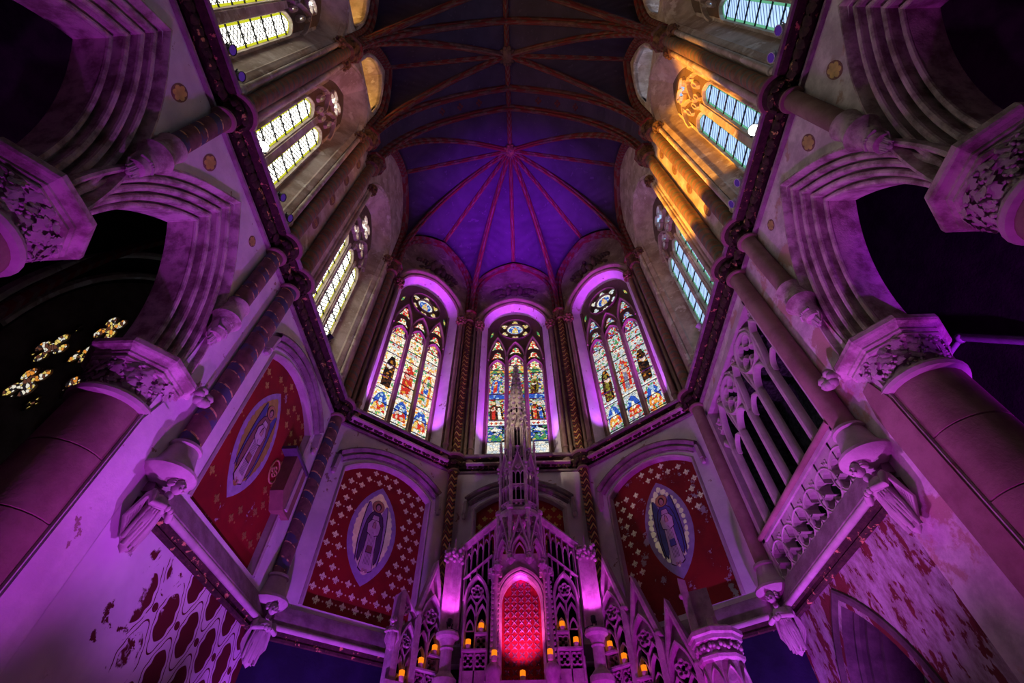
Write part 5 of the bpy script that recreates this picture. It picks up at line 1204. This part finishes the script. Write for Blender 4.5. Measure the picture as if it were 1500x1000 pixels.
for sg, nm in sides:
    t = flood(FQ.w(sg*1.50, 3.88, .20), (0, .35, .9), 'small black spotlight on the niche pedestal, '+nm, r=.05, ln=.14, group='niche spotlights', name='spotlight')
    cb = MB(); cb.tube([FQ.w(sg*1.46, 3.92, .24), FQ.w(sg*1.30, 3.86, .26), FQ.w(sg*1.24, 3.70, .22), FQ.w(sg*1.23, 3.4, .18)], .012, 6); cb.build('cable', 'cable', t)
for fr, wr in ((FL, WL), (FR, WR)):     # painted ovals on the flat pier between the paired shafts
    for z in (9.9, 11.4, 12.9, 14.4, 15.9):
        ov = MB(); ov.prism(fr, circle(5.03, z, .13, 18, .26), -.01, .006); oo = ov.build('painted_oval', 'robe_brown', wr)
        gd = MB(); gd.sweep(fr, foil(5.03, z, .09, 4, pi/4, 4), [(-.012, .004), (-.012, .011), (.012, .011), (.012, .004)], closed=True); gd.build('oval_tracery', 'gold_dim', oo)
# pipe bracket in the dark aisle
pb = thing('pipe_bracket', 'pale grey pipe on an angled bracket high on the dark aisle wall', 'pipe', (8.4, 5.5, 6.8))
g = MB(); g.tube([(8.38, 5.70, 6.86), (8.38, 4.6, 5.3)], .07, 10); g.build('pipe', 'pipe_grey', pb, smooth=50)
g = MB(); g.tube([(8.38, 5.70, 6.86), (8.42, 6.15, 6.9)], .05, 8); g.ball((8.38, 5.72, 6.86), .10); g.build('arm', 'pipe_grey', pb, smooth=50)
# ================================================================== LIGHT OF THE PLACE
# magenta floor uplighters along the walls (below the view)
def uplighter(p, target, energy, color, angle, label, blend=.8):
    flood(p, Vector(target)-Vector(p), label, r=.11, ln=.24, group='floor uplighters', name='uplighter')
    a = (Vector(target)-Vector(p)).normalized(); light('uplighter_beam', 'SPOT', Vector(p)+Vector((0, 0, .16))+a*.16, target, energy, color, .10, angle, blend)
uplighter((-.7, 7.7, ZF), (-5, 5.9, 6.2), 1050, (.46, .085, .80), 52, 'floor uplighter before the red angel panel wall', 1)
uplighter((.7, 7.7, ZF), (5, 6.3, 5.9), 1300, (.54, .09, .76), 52, 'floor uplighter before the stone tracery screen', 1)
uplighter((-2.0, 5.2, ZF), (-5.2, 3.2, 5.9), 620, (.50, .04, .72), 58, 'floor uplighter before the arcade of the angel panel wall', 1)
uplighter((2.0, 5.2, ZF), (5.2, 3.5, 5.5), 400, (.58, .04, .70), 54, 'floor uplighter before the arcade of the tracery screen wall', 1)
uplighter((-1.3, 8.4, ZF), (-1.0, 10.9, 4.3), 215, (.60, .02, .74), 75, 'floor uplighter before the reredos on the angel panel side', 1)
uplighter((1.9, 7.9, ZF), (2.2, 10.4, 3.9), 430, (.60, .02, .74), 80, 'floor uplighter before the reredos on the tracery screen side', 1)
for sg in (-1, 1):
    light('niche_spot_beam', 'SPOT', FQ.w(sg*1.50, 4.16, .26), FQ.w(sg*1.53, 5.2, -.02), 26, (.80, .06, .90), .03, 100, .9)
light('throne_beam', 'SPOT', FQ.w(0, 3.25, .42), FQ.w(0, 4.15, -.3), 100, (1, .10, .55), .04, 80, .9)
light('canopy_beam', 'SPOT', FQ.w(0, 4.95, -.12), FQ.w(0, 5.6, -.1), 6, (.60, .03, 1), .03, 140, .9)
# uplighters on the apse window sills
for fr, c in ((FCL, CLEN/2), (FC, 0), (FCR, CLEN/2)):
    for q in (-1, 1):
        light('sill_beam', 'SPOT', fr.w(c+q*.95, 9.6, -.05), fr.w(c+q*.5, 17.4, -.22), 780, (.56, .03, .95), .06, 30, .7)
        light('mullion_beam', 'SPOT', fr.w(c+q*.37, 9.62, .16), fr.w(c+q*.37, 13.2, -.28), 70, (.55, .04, .95), .04, 30, .8)
        light('jamb_beam', 'SPOT', fr.w(c+q*.85, 9.65, .02), fr.w(c+q*1.3, 14, -.25), 190, (.50, .09, .90), .06, 60, .9)
# string-course floodlights throw violet onto the apse vault
for sg in (-1, 1):
    fr = FL if sg < 0 else FR
    light('vault_beam', 'SPOT', fr.w(7.3, ZL+.3, .40), (sg*-.9, 10.2, 22.8), 4200, (.36, .004, 1.0), .08, 36, 1)
    light('vault_beam', 'SPOT', fr.w(4.05, ZL+.3, .40), (sg*-1, 7.2, 25), 110, (.45, .01, 1.0), .08, 50, 1)
    light('vault_beam', 'SPOT', fr.w(1.72, ZL+.3, .40), (sg*-.5, 3.5, 25), 18, (.5, .02, .7), .08, 50, 1)
# amber floodlight thrown across onto the clerestory above the tracery screen
light('amber_beam', 'SPOT', FL.w(7.3, ZL+.3, .40), (5.1, 4.35, 13.8), 6500, (1, .38, .02), .05, 27, .3)
light('amber_beam', 'SPOT', FL.w(7.3, ZL+.3, .45), (5.5, 3.05, 15.6), 3800, (1, .34, .01), .05, 13, .5)
light('amber_beam', 'SPOT', FR.w(7.3, ZL+.3, .40), (-5.4, 3.1, 16.2), 500, (1, .34, .04), .05, 20, .6)
uplighter((-3.1, 8.5, ZF), (-3.9, 10.5, 5.2), 800, (.42, .06, .84), 70, 'floor uplighter before the canted wall with crisp fleurs-de-lis', 1)
uplighter((3.9, 8.3, ZF), (4.2, 10.3, 5.2), 720, (.46, .07, .82), 70, 'floor uplighter before the canted wall with flaking panel', 1)
# the two round white lamps on the ledges pick out the tower and spire
for fr in (FL, FR): light('round_lamp_beam', 'SPOT', fr.w(2.62, ZL+.10, .40), (0, 10.75, 9.7), 1100 if fr is FL else 300, (1, .76, .60), .08, 17, .9)
# dim purple in the aisle beyond the tracery screen side
light('aisle_beam', 'SPOT', (7.6, 2.2, -.8), (8.5, 5.6, 5.2), 2600, (.36, .012, .74), .1, 62, .6)
